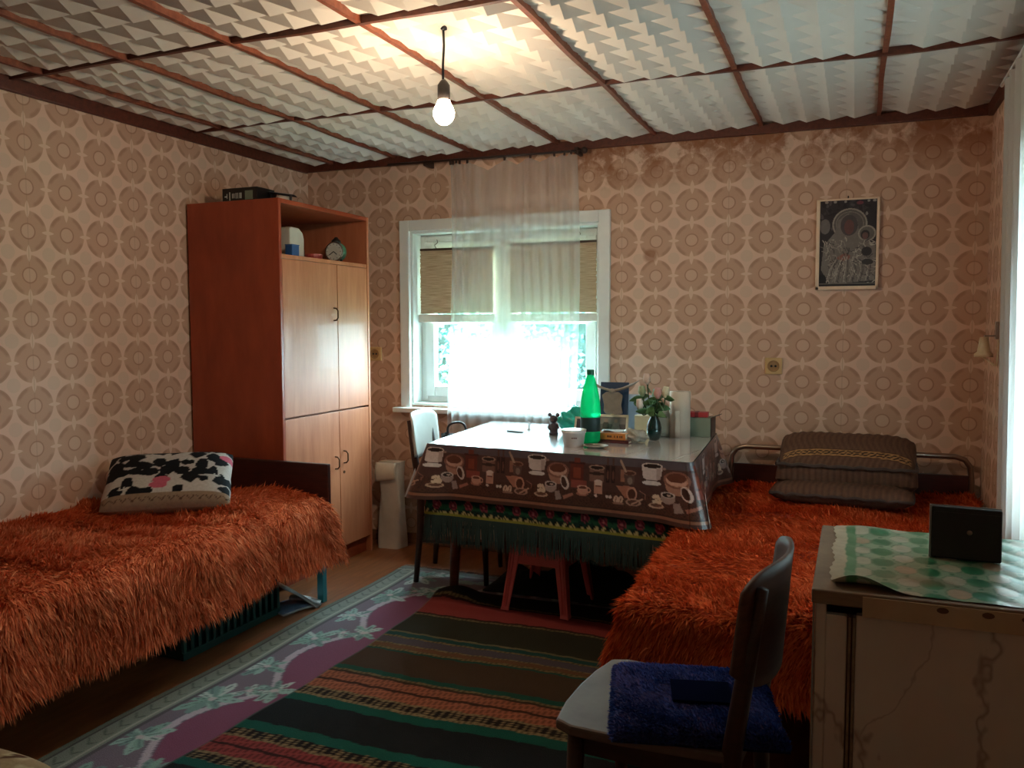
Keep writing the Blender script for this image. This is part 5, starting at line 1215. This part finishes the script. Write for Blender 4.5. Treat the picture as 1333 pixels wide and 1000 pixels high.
box('top', m_edge, cbx, CX0-.006, CX1, CY0-.012, CY1+.004, CZ-.025, CZ, bev=.003)
box('corner_bead', plain('pale_metal_edge', (150, 146, 136), .4, .5), cbx, CX0-.004, CX0-.0005, CY0-.004, CY0+.002, .0, CZ-.026, bev=0)
# peeling edge strip
es = box('edge_strip', plain('pale_edge_strip', (186, 160, 128), .6), cbx, CX0+.075, CX1, CY0-.0155, CY0-.0122, CZ-.038, CZ-.004, bev=0)
for x_ in (3.16, 3.225, 3.28): MB().lathe([(0, 0), (.009, 0), (.009, .001), (0, .001)], 12, sx=1.0, sy=.55).build('dent', plain('dent_brown', (96, 66, 46), .8), es).matrix_local = Matrix.Translation((x_, CY0-.0152, CZ-.012)) @ Matrix.Rotation(PI/2, 4, 'X')
nu, nv = 150, 140; u, v, F = gridnp(nu, nv); x = 2.988+u*.545; y = -2.698+v*.480
P = Canvas(x, y, (150, 182, 154)); dx, dy = .0375, .080
for i in range(16):
    for j in range(8):
        cx, cy = 3.002+i*dx, -2.70+j*dy+((i//2+i) % 2)*dy*.5
        col = (52, 140, 100) if i % 2 == 0 else (196, 196, 176)
        if (i+j) % 5 == 0 and i % 2: col = (190, 168, 142)
        P.ell(cx, cy, .0185, .026, col); P.ring(cx, cy, .0195, .028, .0012, (112, 150, 122))
        P.ell(cx, cy+dy*.5, .004, .006, (60, 136, 104))
st_ = np.exp(-((x-3.14)/.07)**2-((y+2.60)/.03)**2); P.c = P.c*(1-.55*st_[:, None])+np.array(lin((150, 112, 84)))*.55*st_[:, None]
P.put(x < 3.012, (206, 196, 172)); P.put((x > 3.012) & (x < 3.030), (92, 158, 118)); P.put(np.abs(x-3.34-.25*(y+2.5)) < .0012, (60, 100, 80))
ragged = .003*np.sin(y*37)+.0015*np.sin(y*170+2)
curl = np.exp(-((x-3.03)/.05)**2-((y+2.70)/.022)**2)
zz = CZ+.0015+.0012*np.abs(np.sin(x*40+y*31))+.022*curl+.007*np.exp(-((x-3.05)/.04)**2-((y+2.235)/.03)**2)
X = np.stack([x+ragged*np.clip(1-u*8, 0, 1), y+.014*curl, zz], 1)
ol = thing('oilcloth', 'green oilcloth with oval pattern covering the marbled cabinet', 'oilcloth', (0, 0, 0))
os_ = fast_mesh('sheet', X, F, vcol('oilcloth_green', .28, .5, 0, coat=.25), ol, cols=P.c)
pfr = thing('photo_frame', 'small black photo frame seen from behind on the green oilcloth', 'photo frame', (3.222, -2.43, CZ+.0045), math.radians(-3))
TL = Matrix.Rotation(math.radians(-6), 4, 'X')
MB().box(-.059, .060, -.008, .008, 0, .098, M=TL).build('back_board', plain('black_board', (17, 18, 22), .45), pfr, bev=.003)
MB().box(-.0625, -.0592, -.008, .012, 0, .100, M=TL).build('side_edge', plain('silver_edge', (150, 150, 146), .35, .6), pfr); MB().box(-.0625, .060, .008, .012, 0, .100, M=TL).build('face_glass', plain('silver_edge', (150, 150, 146), .35, .6), pfr)
MB().box(-.055, .056, -.0095, -.0082, .078, .088, M=TL).build('ridge', plain('black_board', (17, 18, 22), .45), pfr)
MB().ball(tuple(TL @ Vector((.006, -.009, .052))), (.0048, .002, .0048), 12, 6).build('screw', m_chrome, pfr, smooth=True)
MB().box(-.03, .03, .012, .05, 0, .004).build('stand', m_dark, pfr)

# ------------------------------------------------------------------ patterned ottoman at the left front edge
ot = thing('footstool', 'low padded seat in beige floral cover at the lower left edge', 'stool', (1.37, -3.38, 0))
u, v, F = gridnp(80, 60); a, b = u*2-1, v*2-1; t = np.clip((1-np.abs(a)**10)*(1-np.abs(b)**10), 0, 1)**.5
x, y = a*.32, b*.235; P = Canvas(x, y, (176, 150, 116)); rg = random.Random(8)
for k in range(70):
    cx, cy = rg.uniform(-.32, .32), rg.uniform(-.24, .24); P.ell(cx, cy, .03, .013, rg.choice([(84, 46, 32), (96, 62, 40), (80, 90, 50), (206, 184, 150)]), rg.uniform(0, 3))
    P.ring(cx, cy, .022, .014, .003, (206, 186, 150))
fast_mesh('cover', np.stack([x, y+.02, .385+.075*t], 1), F, vcol('floral_cover', .9, .2, 90), ot, cols=P.c)
box('seat_box', plain('floral_side', (150, 122, 92), .9, var=.4, nscale=20), ot, -.31, .31, -.205, .245, .16, .395, bev=.01)
for s in (-1, 1):
    for q_ in (-1, 1): MB().tube([(s*.27, q_*.19, 0), (s*.25, q_*.17, .17)], [.016, .024], 10).build('leg', m_leg, ot, smooth=True)
